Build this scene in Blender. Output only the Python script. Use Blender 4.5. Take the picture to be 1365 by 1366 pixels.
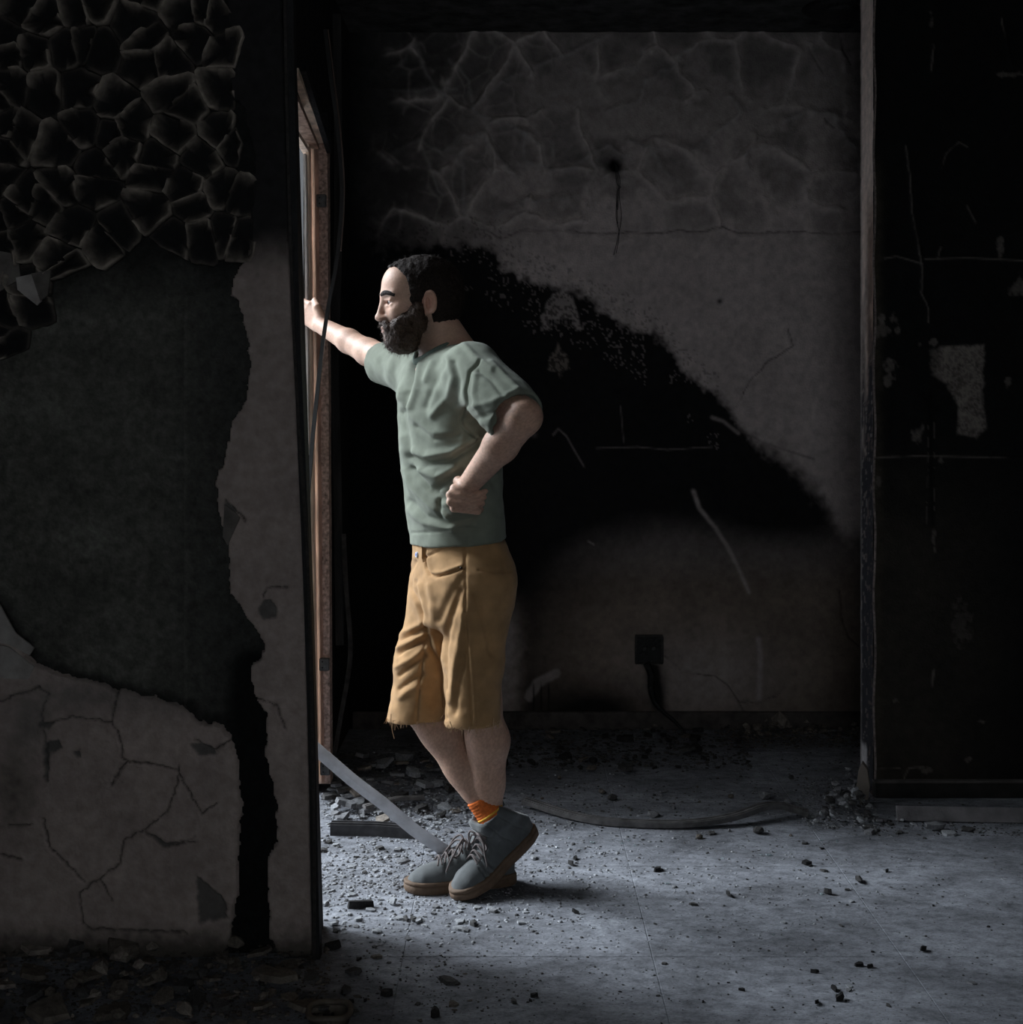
import bpy, bmesh, math, random
import numpy as np
from mathutils import Vector, Matrix

# ------------------------------------------------------------------ clear
for o in list(bpy.data.objects): bpy.data.objects.remove(o, do_unlink=True)
SC = bpy.context.scene
COL = SC.collection
# ------------------------------------------------------------------ camera
FPX, CX, HY, CZ = 1700.0, 682.5, 540.0, 1.35      # focal length / principal column / horizon row (px), eye height (m)
cam_d = bpy.data.cameras.new('camera'); cam = bpy.data.objects.new('camera', cam_d); COL.objects.link(cam)
cam_d.sensor_width = 36.0; cam_d.lens = FPX / 1365.0 * 36.0
cam_d.shift_y = -(683.0 - HY) / 1366.0
cam.location = (0, 0, CZ); cam.rotation_euler = (math.pi / 2, 0, 0)
cam_d.clip_start = 0.05
SC.camera = cam
# ------------------------------------------------------------------ world, sun, exposure
W = bpy.data.worlds.new('World'); SC.world = W; W.use_nodes = True
bgn = W.node_tree.nodes['Background']
bgn.inputs[0].default_value = (0.88, 0.94, 1.0, 1); bgn.inputs[1].default_value = 2.4
sd = bpy.data.lights.new('daylight', 'SUN'); sun = bpy.data.objects.new('daylight', sd); COL.objects.link(sun)
sd.energy = 6.0; sd.angle = math.radians(27); sd.color = (0.84, 0.92, 1.0)
_az = Vector((0.95, -0.31, 0)).normalized(); _el = math.radians(34)
sun.rotation_euler = Vector((_az.x * math.cos(_el), _az.y * math.cos(_el), -math.sin(_el))).to_track_quat('-Z', 'Y').to_euler()
SC.view_settings.view_transform = 'Standard'; SC.view_settings.look = 'None'
SC.view_settings.gamma = 1.0; SC.view_settings.use_curve_mapping = False
SC.view_settings.exposure = 0.0

# ------------------------------------------------------------------ helpers
def P(px, py, d):                       # photograph pixel + distance -> world point
    return np.array(((px - CX) / FPX * d, d, CZ - (py - HY) / FPX * d))
def PF(px, py):                         # photograph pixel on the floor -> world point
    d = FPX * CZ / (py - HY)
    return np.array(((px - CX) / FPX * d, d, 0.0))

def _h(ix, iy, iz, seed):
    n = (ix.astype(np.int64) * 374761393 + iy.astype(np.int64) * 668265263 + iz.astype(np.int64) * 2147483647 + seed * 974634541) & 0xFFFFFFFF
    n = ((n ^ (n >> 13)) * 1274126177) & 0xFFFFFFFF
    n = n ^ (n >> 16)
    return (n & 0xFFFFFF) / float(0xFFFFFF)
def vn2(x, y, seed=0):
    x = np.asarray(x, float); y = np.asarray(y, float)
    ix = np.floor(x); iy = np.floor(y); fx = x - ix; fy = y - iy
    fx = fx * fx * (3 - 2 * fx); fy = fy * fy * (3 - 2 * fy); z = np.zeros_like(ix)
    a = _h(ix, iy, z, seed); b = _h(ix + 1, iy, z, seed); c = _h(ix, iy + 1, z, seed); d = _h(ix + 1, iy + 1, z, seed)
    return (a * (1 - fx) + b * fx) * (1 - fy) + (c * (1 - fx) + d * fx) * fy
def fbm(x, y, seed=0, oct=4, gain=0.5):
    s = 0; a = 1; t = 0
    for o in range(oct):
        s = s + a * vn2(x * 2 ** o + 17.3 * o, y * 2 ** o - 9.1 * o, seed + o); t += a; a *= gain
    return s / t
def vn3(x, y, z, seed=0):
    ix = np.floor(x); iy = np.floor(y); iz = np.floor(z); fx = x - ix; fy = y - iy; fz = z - iz
    fx = fx * fx * (3 - 2 * fx); fy = fy * fy * (3 - 2 * fy); fz = fz * fz * (3 - 2 * fz)
    r = 0
    for dx in (0, 1):
        for dy in (0, 1):
            for dz in (0, 1):
                w = (fx if dx else 1 - fx) * (fy if dy else 1 - fy) * (fz if dz else 1 - fz)
                r = r + w * _h(ix + dx, iy + dy, iz + dz, seed)
    return r
def sst(a, b, x):
    t = np.clip((x - a) / (b - a), 0, 1); return t * t * (3 - 2 * t)
def dist_poly(x, y, pts, closed=False):
    d = np.full(np.shape(x), 1e9)
    n = len(pts)
    for i in range(n if closed else n - 1):
        ax, ay = pts[i]; bx, by = pts[(i + 1) % n]
        ex, ey = bx - ax, by - ay; L = ex * ex + ey * ey + 1e-9
        t = np.clip(((x - ax) * ex + (y - ay) * ey) / L, 0, 1)
        d = np.minimum(d, np.hypot(x - ax - t * ex, y - ay - t * ey))
    return d
def inside_poly(x, y, pts):
    r = np.zeros(np.shape(x), bool); n = len(pts)
    for i in range(n):
        ax, ay = pts[i]; bx, by = pts[(i + 1) % n]
        if ay == by: continue
        c = ((ay > y) != (by > y)) & (x < (bx - ax) * (y - ay) / (by - ay) + ax)
        r ^= c
    return r
def sd_poly(x, y, pts):
    d = dist_poly(x, y, pts, True); return np.where(inside_poly(x, y, pts), -d, d)
def mix(a, b, t):
    a = np.asarray(a, float); b = np.asarray(b, float); t = np.asarray(t)[..., None]
    return a * (1 - t) + b * t

def tag(o, label=None, cat=None, group=None, kind=None):
    if label: o['label'] = label
    if cat: o['category'] = cat
    if group: o['group'] = group
    if kind: o['kind'] = kind
    return o
def empty(name, loc=(0, 0, 0), rz=0.0):
    o = bpy.data.objects.new(name, None); COL.objects.link(o); o.location = loc; o.rotation_euler = (0, 0, rz)
    o.empty_display_size = 0.05
    return o
def wm(o):
    m = o.matrix_basis
    return (wm(o.parent) @ o.matrix_parent_inverse @ m) if o.parent else m.copy()
def link(name, me, mat=None, parent=None, smooth=False, local=False):
    """links a mesh as one object; its mesh is in world coordinates unless local"""
    o = bpy.data.objects.new(name, me); COL.objects.link(o)
    if mat is not None and len(me.materials) == 0: me.materials.append(mat)
    if parent is not None:
        o.parent = parent
        if not local: o.matrix_parent_inverse = wm(parent).inverted()
    if smooth and len(me.polygons): me.polygons.foreach_set('use_smooth', np.ones(len(me.polygons), bool))
    return o
def origin_to(o, c):                    # move an object's origin to c (world) without moving its mesh
    c = Vector([float(v) for v in c]); o.data.transform(Matrix.Translation(-c)); o.location = o.location + c
def mesh(name, V, Fc, col=None):
    me = bpy.data.meshes.new(name)
    if isinstance(Fc, np.ndarray):
        V = np.asarray(V, np.float32); nf, k = Fc.shape
        me.vertices.add(len(V)); me.vertices.foreach_set('co', V.ravel())
        me.loops.add(nf * k); me.loops.foreach_set('vertex_index', Fc.astype(np.int32).ravel())
        me.polygons.add(nf); me.polygons.foreach_set('loop_start', np.arange(0, nf * k, k, dtype=np.int32))
        me.update(calc_edges=True); me.validate()
    else:
        me.from_pydata([tuple(map(float, v)) for v in V], [], [tuple(f) for f in Fc]); me.update()
    if col is not None and len(me.vertices) == len(col):
        c = np.ones((len(col), 4), np.float32); c[:, :3] = col
        at = me.attributes.new('Col', 'FLOAT_COLOR', 'POINT'); at.data.foreach_set('color', c.ravel())
    return me

# ------------------------------------------------------------------ materials
MATS = {}
def mat(name, color=(0.5, 0.5, 0.5), rough=0.8, metal=0.0, vcol=False, nscale=0.0, namp=0.0, bump=0.0, bscale=80.0, spec=0.3, sss=0.0, coat=0.0, trans=0.0, ndetail=6.0, stretch=None, sheen=0.0):
    if name in MATS: return MATS[name]
    m = bpy.data.materials.new(name); m.use_nodes = True; nt = m.node_tree; N = nt.nodes; Lk = nt.links
    b = N['Principled BSDF']
    b.inputs['Roughness'].default_value = rough; b.inputs['Metallic'].default_value = metal
    b.inputs['Specular IOR Level'].default_value = spec
    if coat: b.inputs['Coat Weight'].default_value = coat
    if trans: b.inputs['Transmission Weight'].default_value = trans
    if sheen: b.inputs['Sheen Weight'].default_value = sheen
    if sss:
        b.inputs['Subsurface Weight'].default_value = sss; b.inputs['Subsurface Scale'].default_value = 0.004
        b.inputs['Subsurface Radius'].default_value = (1.0, 0.35, 0.2)
    if vcol:
        a = N.new('ShaderNodeAttribute'); a.attribute_name = 'Col'; src = a.outputs['Color']
    else:
        r = N.new('ShaderNodeRGB'); r.outputs[0].default_value = (*color, 1); src = r.outputs[0]
    tc = N.new('ShaderNodeTexCoord'); vec = tc.outputs['Object']
    if stretch:
        mp = N.new('ShaderNodeMapping'); mp.inputs['Scale'].default_value = stretch; Lk.new(vec, mp.inputs[0]); vec = mp.outputs[0]
    if namp:
        n = N.new('ShaderNodeTexNoise'); n.inputs['Scale'].default_value = nscale; n.inputs['Detail'].default_value = ndetail
        Lk.new(vec, n.inputs['Vector'])
        mr = N.new('ShaderNodeMapRange'); mr.inputs[1].default_value = 0.25; mr.inputs[2].default_value = 0.75
        mr.inputs[3].default_value = 1 - namp; mr.inputs[4].default_value = 1 + namp
        Lk.new(n.outputs['Fac'], mr.inputs[0])
        mx = N.new('ShaderNodeVectorMath'); mx.operation = 'SCALE'
        Lk.new(src, mx.inputs[0]); Lk.new(mr.outputs[0], mx.inputs['Scale']); src = mx.outputs[0]
    Lk.new(src, b.inputs['Base Color'])
    if bump:
        n2 = N.new('ShaderNodeTexNoise'); n2.inputs['Scale'].default_value = bscale; n2.inputs['Detail'].default_value = 5
        Lk.new(vec, n2.inputs['Vector'])
        bp = N.new('ShaderNodeBump'); bp.inputs['Strength'].default_value = bump; bp.inputs['Distance'].default_value = 0.01
        Lk.new(n2.outputs['Fac'], bp.inputs['Height']); Lk.new(bp.outputs[0], b.inputs['Normal'])
    MATS[name] = m
    return m

# ------------------------------------------------------------------ shape helpers
def box_mesh(name, x0, x1, y0, y1, z0, z1, bev=0.0):
    bm = bmesh.new(); bmesh.ops.create_cube(bm, size=1)
    for v in bm.verts:
        v.co = Vector(((x0 + x1) / 2 + v.co.x * (x1 - x0), (y0 + y1) / 2 + v.co.y * (y1 - y0), (z0 + z1) / 2 + v.co.z * (z1 - z0)))
    if bev: bmesh.ops.bevel(bm, geom=list(bm.edges), offset=bev, segments=1, affect='EDGES')
    me = bpy.data.meshes.new(name); bm.to_mesh(me); bm.free(); return me
def sweep(name, pts, prof, up=(0, 0, 1), ups=None, scale=None, caps=True, col=None):
    """profile (list of (a,b)) swept along a 3-D polyline; a along side, b along up"""
    pts = [np.asarray(p, float) for p in pts]; n = len(pts); k = len(prof); V = []
    up = np.asarray(up, float)
    for i, p in enumerate(pts):
        t = pts[min(i + 1, n - 1)] - pts[max(i - 1, 0)]; t = t / (np.linalg.norm(t) + 1e-12)
        u0 = up if ups is None else np.asarray(ups[i], float)
        s = np.cross(t, u0); s /= (np.linalg.norm(s) + 1e-12); u = np.cross(s, t)
        sc = 1.0 if scale is None else scale[i]
        for a, b in prof: V.append(p + (s * a + u * b) * sc)
    Fc = []
    for i in range(n - 1):
        for j in range(k):
            j2 = (j + 1) % k
            Fc.append((i * k + j, i * k + j2, (i + 1) * k + j2, (i + 1) * k + j))
    if caps: Fc.append(tuple(range(k - 1, -1, -1))); Fc.append(tuple((n - 1) * k + j for j in range(k)))
    return mesh(name, V, Fc)
def circ(r, n=8, ry=None):
    ry = r if ry is None else ry
    return [(r * math.cos(2 * math.pi * i / n), ry * math.sin(2 * math.pi * i / n)) for i in range(n)]
def rect(w, h): return [(-w / 2, -h / 2), (w / 2, -h / 2), (w / 2, h / 2), (-w / 2, h / 2)]
def spline(pts, m=8):
    pts = [np.asarray(p, float) for p in pts]; out = []; n = len(pts)
    for i in range(n - 1):
        p0 = pts[max(i - 1, 0)]; p1 = pts[i]; p2 = pts[i + 1]; p3 = pts[min(i + 2, n - 1)]
        for s in range(m):
            t = s / m
            out.append(0.5 * ((2 * p1) + (-p0 + p2) * t + (2 * p0 - 5 * p1 + 4 * p2 - p3) * t * t + (-p0 + 3 * p1 - 3 * p2 + p3) * t ** 3))
    out.append(pts[-1]); return out

def heightfield(name, xs, ys, D, hfun, cfun, maskfun=None, m=None, parent=None, back=0.0):
    """a relief on the wall plane Y = D, laid out in the wall's own px-scaled coordinates; h (m) stands proud towards -Y"""
    X, Y = np.meshgrid(xs, ys)
    h = hfun(X, Y); c = cfun(X, Y)
    keep = np.ones(X.shape, bool) if maskfun is None else maskfun(X, Y)
    if maskfun is not None:
        pad = np.pad(keep, 1, constant_values=False)
        full = pad[:-2, 1:-1] & pad[2:, 1:-1] & pad[1:-1, :-2] & pad[1:-1, 2:] & pad[:-2, :-2] & pad[2:, 2:] & pad[:-2, 2:] & pad[2:, :-2]
        h = np.where(full, h, -back)
    V = np.stack([(X - CX) / FPX * D, D - h, CZ - (Y - HY) / FPX * D], -1).reshape(-1, 3)
    ny, nx = X.shape; idx = np.arange(ny * nx).reshape(ny, nx)
    q = np.stack([idx[:-1, :-1], idx[1:, :-1], idx[1:, 1:], idx[:-1, 1:]], -1).reshape(-1, 4)
    kq = (keep[:-1, :-1] & keep[1:, :-1] & keep[1:, 1:] & keep[:-1, 1:]).reshape(-1)
    q = q[kq]
    used = np.unique(q); rm = np.full(ny * nx, -1); rm[used] = np.arange(len(used))
    me = mesh(name, V[used], rm[q], c.reshape(-1, 3)[used])
    return link(name, me, m, parent, True)
def axis(a, fa, fb, b, fine, coarse):
    return np.unique(np.concatenate([np.arange(a, fa, coarse), np.arange(fa, fb + fine, fine), np.arange(fb + fine, b + coarse, coarse)]))
# ================================================================== THE SETTING
DB, DP, DS = 5.31, 4.39, 3.125           # back wall, right pier, left wall (distances of their faces)
CEIL = 2.90
R = random.Random(7)
m_vwall = mat('sooty plaster', vcol=True, rough=0.92, nscale=34, namp=0.22, bump=0.35, bscale=120, spec=0.15)
m_conc = mat('charred concrete', vcol=True, rough=0.95, nscale=60, namp=0.35, bump=0.6, bscale=150, spec=0.12)
m_black = mat('charred black', (0.012, 0.012, 0.013), 0.75, nscale=40, namp=0.5, bump=0.4, bscale=90)
def floor_mat(name, dim):
    m = bpy.data.materials.new(name); m.use_nodes = True; N = m.node_tree.nodes; Lk = m.node_tree.links; b = N['Principled BSDF']
    b.inputs['Roughness'].default_value = .8; b.inputs['Specular IOR Level'].default_value = .22
    g = N.new('ShaderNodeNewGeometry'); mp = N.new('ShaderNodeMapping'); mp.inputs['Scale'].default_value = (.8, 1.3, 1); mp.inputs['Rotation'].default_value = (0, 0, .3); Lk.new(g.outputs['Position'], mp.inputs[0])
    def noise(sc, det, rough=.6, dist=0.0):
        n = N.new('ShaderNodeTexNoise'); n.inputs['Scale'].default_value = sc; n.inputs['Detail'].default_value = det; n.inputs['Roughness'].default_value = rough; n.inputs['Distortion'].default_value = dist
        Lk.new(mp.outputs[0], n.inputs['Vector']); return n.outputs['Fac']
    def ramp(src, stops):
        r = N.new('ShaderNodeValToRGB'); Lk.new(src, r.inputs[0]); e = r.color_ramp.elements
        e[0].position, e[0].color = stops[0][0], (*stops[0][1], 1); e[1].position, e[1].color = stops[-1][0], (*stops[-1][1], 1)
        for p, c in stops[1:-1]: k = e.new(p); k.color = (*c, 1)
        return r.outputs[0]
    c1 = ramp(noise(3.2, 9, .68, .6), [(.28, (.075, .077, .084)), (.45, (.155, .161, .178)), (.58, (.215, .224, .248)), (.75, (.30, .313, .342))])
    c2 = ramp(noise(26, 8, .7), [(.30, (.45, .45, .46)), (.5, (.95, .95, .95)), (.72, (1.35, 1.35, 1.36))])
    c3 = ramp(noise(150, 3, .6), [(.28, (.55, .55, .55)), (.45, (1., 1., 1.)), (.7, (1.2, 1.2, 1.2))])
    a = N.new('ShaderNodeVectorMath'); a.operation = 'MULTIPLY'; Lk.new(c1, a.inputs[0]); Lk.new(c2, a.inputs[1])
    d = N.new('ShaderNodeVectorMath'); d.operation = 'MULTIPLY'; Lk.new(a.outputs[0], d.inputs[0]); Lk.new(c3, d.inputs[1])
    e = N.new('ShaderNodeVectorMath'); e.operation = 'SCALE'; e.inputs['Scale'].default_value = dim * 1.28; Lk.new(d.outputs[0], e.inputs[0]); Lk.new(e.outputs[0], b.inputs['Base Color'])
    bp = N.new('ShaderNodeBump'); bp.inputs['Strength'].default_value = .55; bp.inputs['Distance'].default_value = .012; Lk.new(noise(38, 9, .72), bp.inputs['Height']); Lk.new(bp.outputs[0], b.inputs['Normal'])
    MATS[name] = m; return m
m_tile = floor_mat('ash dusted tile', 1.0)
m_grout = floor_mat('dusty joint', .8)
m_ceil = mat('sooty ceiling', (0.05, 0.05, 0.048), 0.9, nscale=14, namp=0.95, bump=0.8, bscale=40)

# floor: slab with single large tiles
fl = link('floor', box_mesh('floor', -4, 4.5, -1.5, 5.6, -0.15, -0.0011), m_grout); tag(fl, kind='structure')
TS = 0.61; k = 0
tile_me = box_mesh('floor_tile', -TS / 2 + .0009, TS / 2 - .0009, -TS / 2 + .0009, TS / 2 - .0009, -0.011, 0.0, 0.001)
tile_me.materials.append(m_tile)
for i in range(-6, 8):
    for j in range(-2, 5):
        x = 0.345 + TS * (i + .5); y = 3.12 + TS * (j - .5)
        if y > 5.35 or y < 1.6 : continue
        o = link('floor_tile', tile_me, None, fl, local=True); o.location = (x, y, R.uniform(-.0004, .0002))

# ceiling
pl = [(-3.35, -1.5), (4.5, -1.5), (4.5, 5.56), (-.90, 5.56), (-.90, 3.30), (-3.35, 3.30)]; n = len(pl)
cl = link('ceiling', mesh('ceiling', [(x, y, CEIL) for x, y in pl] + [(x, y, CEIL + .15) for x, y in pl],
    [(0, 5, 4, 1), (1, 4, 3, 2), (6, 7, 10, 11), (7, 8, 9, 10)] + [(i, (i + 1) % n, (i + 1) % n + n, i + n) for i in range(n)]), m_ceil); tag(cl, kind='structure')

# ---------------------------------------------------------------- back wall
CR_B = [  # cracks on the back wall (px)
 [(645,305),(668,318),(700,306),(760,308),(800,312),(845,309),(880,312),(905,306),(930,310),(965,303),(990,313),(1040,309),(1100,311),(1148,309)],
 [(980,545),(1000,510),(1025,482),(1058,462),(1052,440)], [(886,874),(910,898),(955,903),(972,915),(985,935),(995,955)],
 [(985,935),(1010,938),(1040,925)], [(1120,788),(1124,830),(1132,850),(1146,862)], [(1077,62),(1090,85),(1098,98)],
 [(1120,45),(1125,70),(1134,86)], [(1100,160),(1112,172)], [(822,228),(826,250),(824,275)] ]
LT_B = [  # pale ridges where blistered paint lifts (px, strength)
 [(505,210),(535,200),(560,190),(590,205),(615,185),(640,180),(660,205),(690,240)], [(560,190),(575,230),(590,262)],
 [(615,200),(620,260),(625,330)], [(630,150),(660,162),(700,180),(720,195)], [(700,180),(702,215),(735,230)], [(735,190),(736,240)],
 [(630,150),(625,110),(600,80)], [(630,150),(670,110),(720,90),(790,60),(815,45)], [(500,120),(560,122),(610,120)], [(640,300),(700,270),(760,265)],
 [(700,290),(640,310),(630,330)], [(760,230),(790,205),(812,195),(830,210),(870,195),(895,200)], [(840,190),(868,200),(895,240)],
 [(865,110),(900,85),(925,60)], [(990,210),(1010,195),(1040,200)], [(990,210),(995,235)], [(815,150),(850,140),(860,110)],
 [(930,200),(990,150),(975,130)], [(1050,160),(1080,150),(1110,155),(1140,200)], [(545,60),(560,75),(580,120),(600,135)], [(480,90),(520,100),(560,60)] ]
def voro(x, y, sp, seed):
    xi = np.floor(x / sp); yi = np.floor(y / sp); f1 = np.full(x.shape, 1e9); f2 = np.full(x.shape, 1e9); z = np.zeros_like(xi)
    for dx in (-1, 0, 1):
        for dy in (-1, 0, 1):
            cx = (xi + dx + .1 + .8 * _h(xi + dx, yi + dy, z, seed)) * sp; cy = (yi + dy + .1 + .8 * _h(xi + dx, yi + dy, z, seed + 9)) * sp
            d = np.hypot(x - cx, y - cy); f2 = np.minimum(f2, np.maximum(f1, d)); f1 = np.minimum(f1, d)
    return f1, f2
def cells(x, y):
    xw = x + 26 * (fbm(x / 45, y / 45, 131) - .5); yw = y + 26 * (fbm(x / 45, y / 45, 137) - .5)
    f1, f2 = voro(xw, yw, 72, 141); g1, g2 = voro(xw + 31, yw + 13, 38, 151)
    m = sst(345, 270, y + 40 * (fbm(x / 60, y / 60, 139) - .5)) * sst(470, 540, x); m2 = m * sst(840, 680, x) * .8
    pres = sst(.34, .60, fbm(x / 42, y / 42, 161))
    r = np.exp(-((f2 - f1) / 5) ** 2) * m * pres * (1 - .45 * sst(760, 950, x)); r2 = np.exp(-((g2 - g1) / 3.5) ** 2) * m2 * pres
    return r, r2, f2 - f1, m * pres
def back_h(x, y):
    h = 0.006 * (fbm(x / 60, y / 60, 3) - .5) + 0.002 * fbm(x / 8, y / 8, 5)
    up = sst(340, 250, y)
    r_, r2_, e_, m_ = cells(x, y); h = h + .014 * r_ + .006 * r2_ + .008 * np.exp(-(e_ / 22) ** 2) * m_
    for p in LT_B: h = h + 0.012 * np.exp(-(dist_poly(x + 6 * (vn2(x/14,y/14,31)-.5), y + 6 * (vn2(x/14,y/14,33)-.5), p) / 7) ** 2) * up
    for p in CR_B: h = h - 0.005 * np.exp(-(dist_poly(x, y, p) / 1.6) ** 2)
    h = h - 0.035 * np.exp(-(np.hypot(x - 822, (y - 218)) / 7) ** 2)
    return h
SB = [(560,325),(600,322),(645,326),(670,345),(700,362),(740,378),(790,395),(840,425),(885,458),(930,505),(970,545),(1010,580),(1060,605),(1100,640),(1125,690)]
def back_c(x, y):
    n1 = fbm(x / 40, y / 40, 11); n2 = fbm(x / 9, y / 9, 13); n3 = fbm(x / 3.2, y / 3.2, 15, 2)
    grey = np.array((0.48, 0.415, 0.395)); soot = np.array((0.006, 0.0065, 0.007)); brown = np.array((0.185, 0.145, 0.118)); dk = np.array((0.085, 0.082, 0.080))
    c = np.ones(x.shape + (3,)) * grey
    c = c * (0.85 + 0.3 * n1)[..., None]
    # smoke darkening towards ceiling and the left corner
    t = sst(300, 60, y) * 0.6 * (0.7 + .6 * n1); c = mix(c, dk, np.clip(t, 0, 1))
    t = sst(720, 520, x + 60 * (n1 - .5)) * sst(380, 330, y) * .93; c = mix(c, soot * 2.0, t)
    t = np.exp(-(np.hypot((x - 545) / 95, (y - 60) / 60)) ** 2) * .6; c = mix(c, dk * .6, np.clip(t, 0, 1))
    t = np.exp(-(np.hypot((x - 790) / 45, (y - 222) / 22)) ** 2) * .8 * (.5 + n2); c = mix(c, dk, np.clip(t, 0, 1))
    r_, r2_, e_, m_ = cells(x, y); c = mix(c, dk * .75, np.clip(.45 * m_ * sst(4, 22, e_), 0, 1)); c = mix(c, np.array((.52, .46, .43)), np.clip(.50 * r_ + .26 * r2_ + .22 * np.exp(-(e_ / 15) ** 2) * m_, 0, .75) * sst(455, 560, x))  # smoky cell middles; pale rims are light on lifted edges, painted in
    # brownish lower zone
    tb = sst(700, 790, y); c = mix(c, brown * (0.7 + .6 * n1)[..., None], tb * .95)
    # paler patches low on the wall
    t = np.exp(-(np.hypot((x - 940) / 95, (y - 905) / 55)) ** 2) * .75; c = mix(c, grey * .75, np.clip(t, 0, 1))
    t = sst(710, 672, x + 14 * (n2 - .5)) * sst(590, 640, x) * sst(765, 850, y) * .7; c = mix(c, grey * 1.1, t)
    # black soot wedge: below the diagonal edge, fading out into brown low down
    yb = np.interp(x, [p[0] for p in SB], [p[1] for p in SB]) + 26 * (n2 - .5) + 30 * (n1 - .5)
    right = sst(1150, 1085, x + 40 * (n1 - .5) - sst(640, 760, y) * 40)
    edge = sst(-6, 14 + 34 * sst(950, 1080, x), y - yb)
    brown_zone = np.hypot((x - 895) / 225, (y - 880) / 185)
    low = 1 - np.clip(sst(1.15, 0.30, brown_zone + .12 * (n1 - .5)), 0, 1)
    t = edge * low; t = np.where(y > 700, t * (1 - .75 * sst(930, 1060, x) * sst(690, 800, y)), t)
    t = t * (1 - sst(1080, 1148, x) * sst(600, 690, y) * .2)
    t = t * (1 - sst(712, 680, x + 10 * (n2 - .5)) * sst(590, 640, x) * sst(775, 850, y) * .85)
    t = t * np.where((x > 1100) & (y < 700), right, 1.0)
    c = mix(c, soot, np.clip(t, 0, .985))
    # soot specks just above the edge & pale specks just below it
    sp = (n3 > .68) & (y > yb - 30) & (y < yb) & (x < 960); c = np.where(sp[..., None], c * .6, c)
    sp = (n3 > .69) & (y > yb + 2) & (y < yb + 70) & (x > 600) & (x < 960) & (n1 > .42); c = np.where(sp[..., None], grey * .34, c)
    # corner soot on the left
    t = sst(520, 455, x + 30 * (n1 - .5)); c = mix(c, soot * 1.5, t * .95)
    t = sst(690, 560, x) * sst(340, 420, y) * .9; c = mix(c, soot, t * (1 - .75 * sst(700, 850, y))) 
    # scorch below the socket, and beside it at the skirting
    t = np.exp(-(np.hypot((x - 790) / 75, (y - 948) / 34)) ** 2) * 1.1; c = mix(c, soot, np.clip(t, 0, .95))
    t = np.exp(-((x - 872 - (y - 890) * .12) / (9 + 4 * n2)) ** 2) * sst(880, 890, y) * sst(970, 930, y); c = mix(c, soot, np.clip(t * 1.2, 0, .96))
    # clean prints of things that hung on the wall
    s1 = sd_poly(x + 5 * (n2 - .5), y + 5 * (n2 - .5), [(738,392),(752,388),(764,396),(768,410),(776,438),(768,440),(765,432),(737,432),(733,441),(722,440),(722,425),(727,412)])
    t = sst(2, -2, s1) * (.35 + .65 * (n3 > .42)); t = t * np.where((y > 425) & (y < 433) & (x > 733) & (x < 764), (np.sin(x * 1.35) > -.2) * .5, 1.0)
    c = mix(c, grey * .62, t)
    s2 = sd_poly(x + 4 * (n2 - .5), y, [(745,457),(749,467),(757,474),(760,492),(752,494),(747,505),(744,496),(732,494),(732,474),(741,467)])
    t = sst(2, -2, s2) * (.25 + .75 * (n3 > .46)); c = mix(c, np.array((.19, .16, .14)), t)
    # scratches
    for pts, w, s in (([(925,655),(933,678),(955,705),(972,732),(985,758),(999,790)], 2.6, .62), ([(1012,852),(1014,880),(1013,932)], 3.4, .7), ([(738,580),(745,572),(756,582),(766,600),(779,622)], 1.2, .38),
                      ([(828,542),(832,590)], .9, .25), ([(795,598),(850,596),(890,600),(950,596)], .9, .3), ([(785,722),(792,726)], 1.2, .5),
                      ([(950,557),(965,562),(985,578)], 2.2, .5), ([(1005,586),(1040,598),(1085,612)], 1.6, .6), ([(705,570),(712,580)], 4, .3)):
        t = np.exp(-(dist_poly(x, y, pts) / w) ** 2); c = mix(c, grey * s, np.clip(t * 1.3 * (.5 + n2), 0, 1))
    # flaked spot by the skirting, with runs
    s3 = dist_poly(x + 6 * (n2 - .5), y, [(706,930),(716,912),(728,905),(742,898)]); t = sst(8, 4, s3); c = mix(c, grey * .6, t * .8)
    for rx in (712, 722, 732): t = np.exp(-((x - rx) / 1.3) ** 2) * sst(905, 920, y); c = mix(c, soot, t * .8)
    for p in LT_B: t = np.exp(-(dist_poly(x + 6 * (vn2(x/14,y/14,31)-.5), y + 6 * (vn2(x/14,y/14,33)-.5), p) / 2.6) ** 2) * sst(340, 250, y) * .34 * sst(500, 600, x); c = mix(c, np.array((.36, .34, .33)), t)
    for p in CR_B: c = mix(c, soot, .62 * np.exp(-(dist_poly(x + 3 * (n2 - .5), y + 5 * (n2 - .5), p) / 1.0) ** 2) * sst(.25, .6, n1 + .2 * n2))
    t = np.exp(-(np.hypot(x - 960, y - 402) / 3.5) ** 2); c = mix(c, soot, t)
    t = np.exp(-(np.hypot((x - 820) / 10, (y - 222) / 12)) ** 2); c = mix(c, soot, np.clip(t * 1.3, 0, 1))
    return np.clip(c, .002, 1)
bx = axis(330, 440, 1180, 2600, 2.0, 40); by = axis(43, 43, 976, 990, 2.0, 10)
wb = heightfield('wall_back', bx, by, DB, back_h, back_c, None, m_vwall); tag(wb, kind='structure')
wbs = link('wall_back_core', box_mesh('wall_back_core', -1.3, 4.4, DB + .05, DB + .25, -0.01, CEIL), m_black, wb)

bb = link('baseboard_back', box_mesh('baseboard_back', -0.66, 4.3, DB - .016, DB + .01, 0, .075, .004), mat('sooty skirting', (0.06, 0.052, 0.048), .85, nscale=20, namp=.6, bump=.3)); tag(bb, kind='structure')

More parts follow.
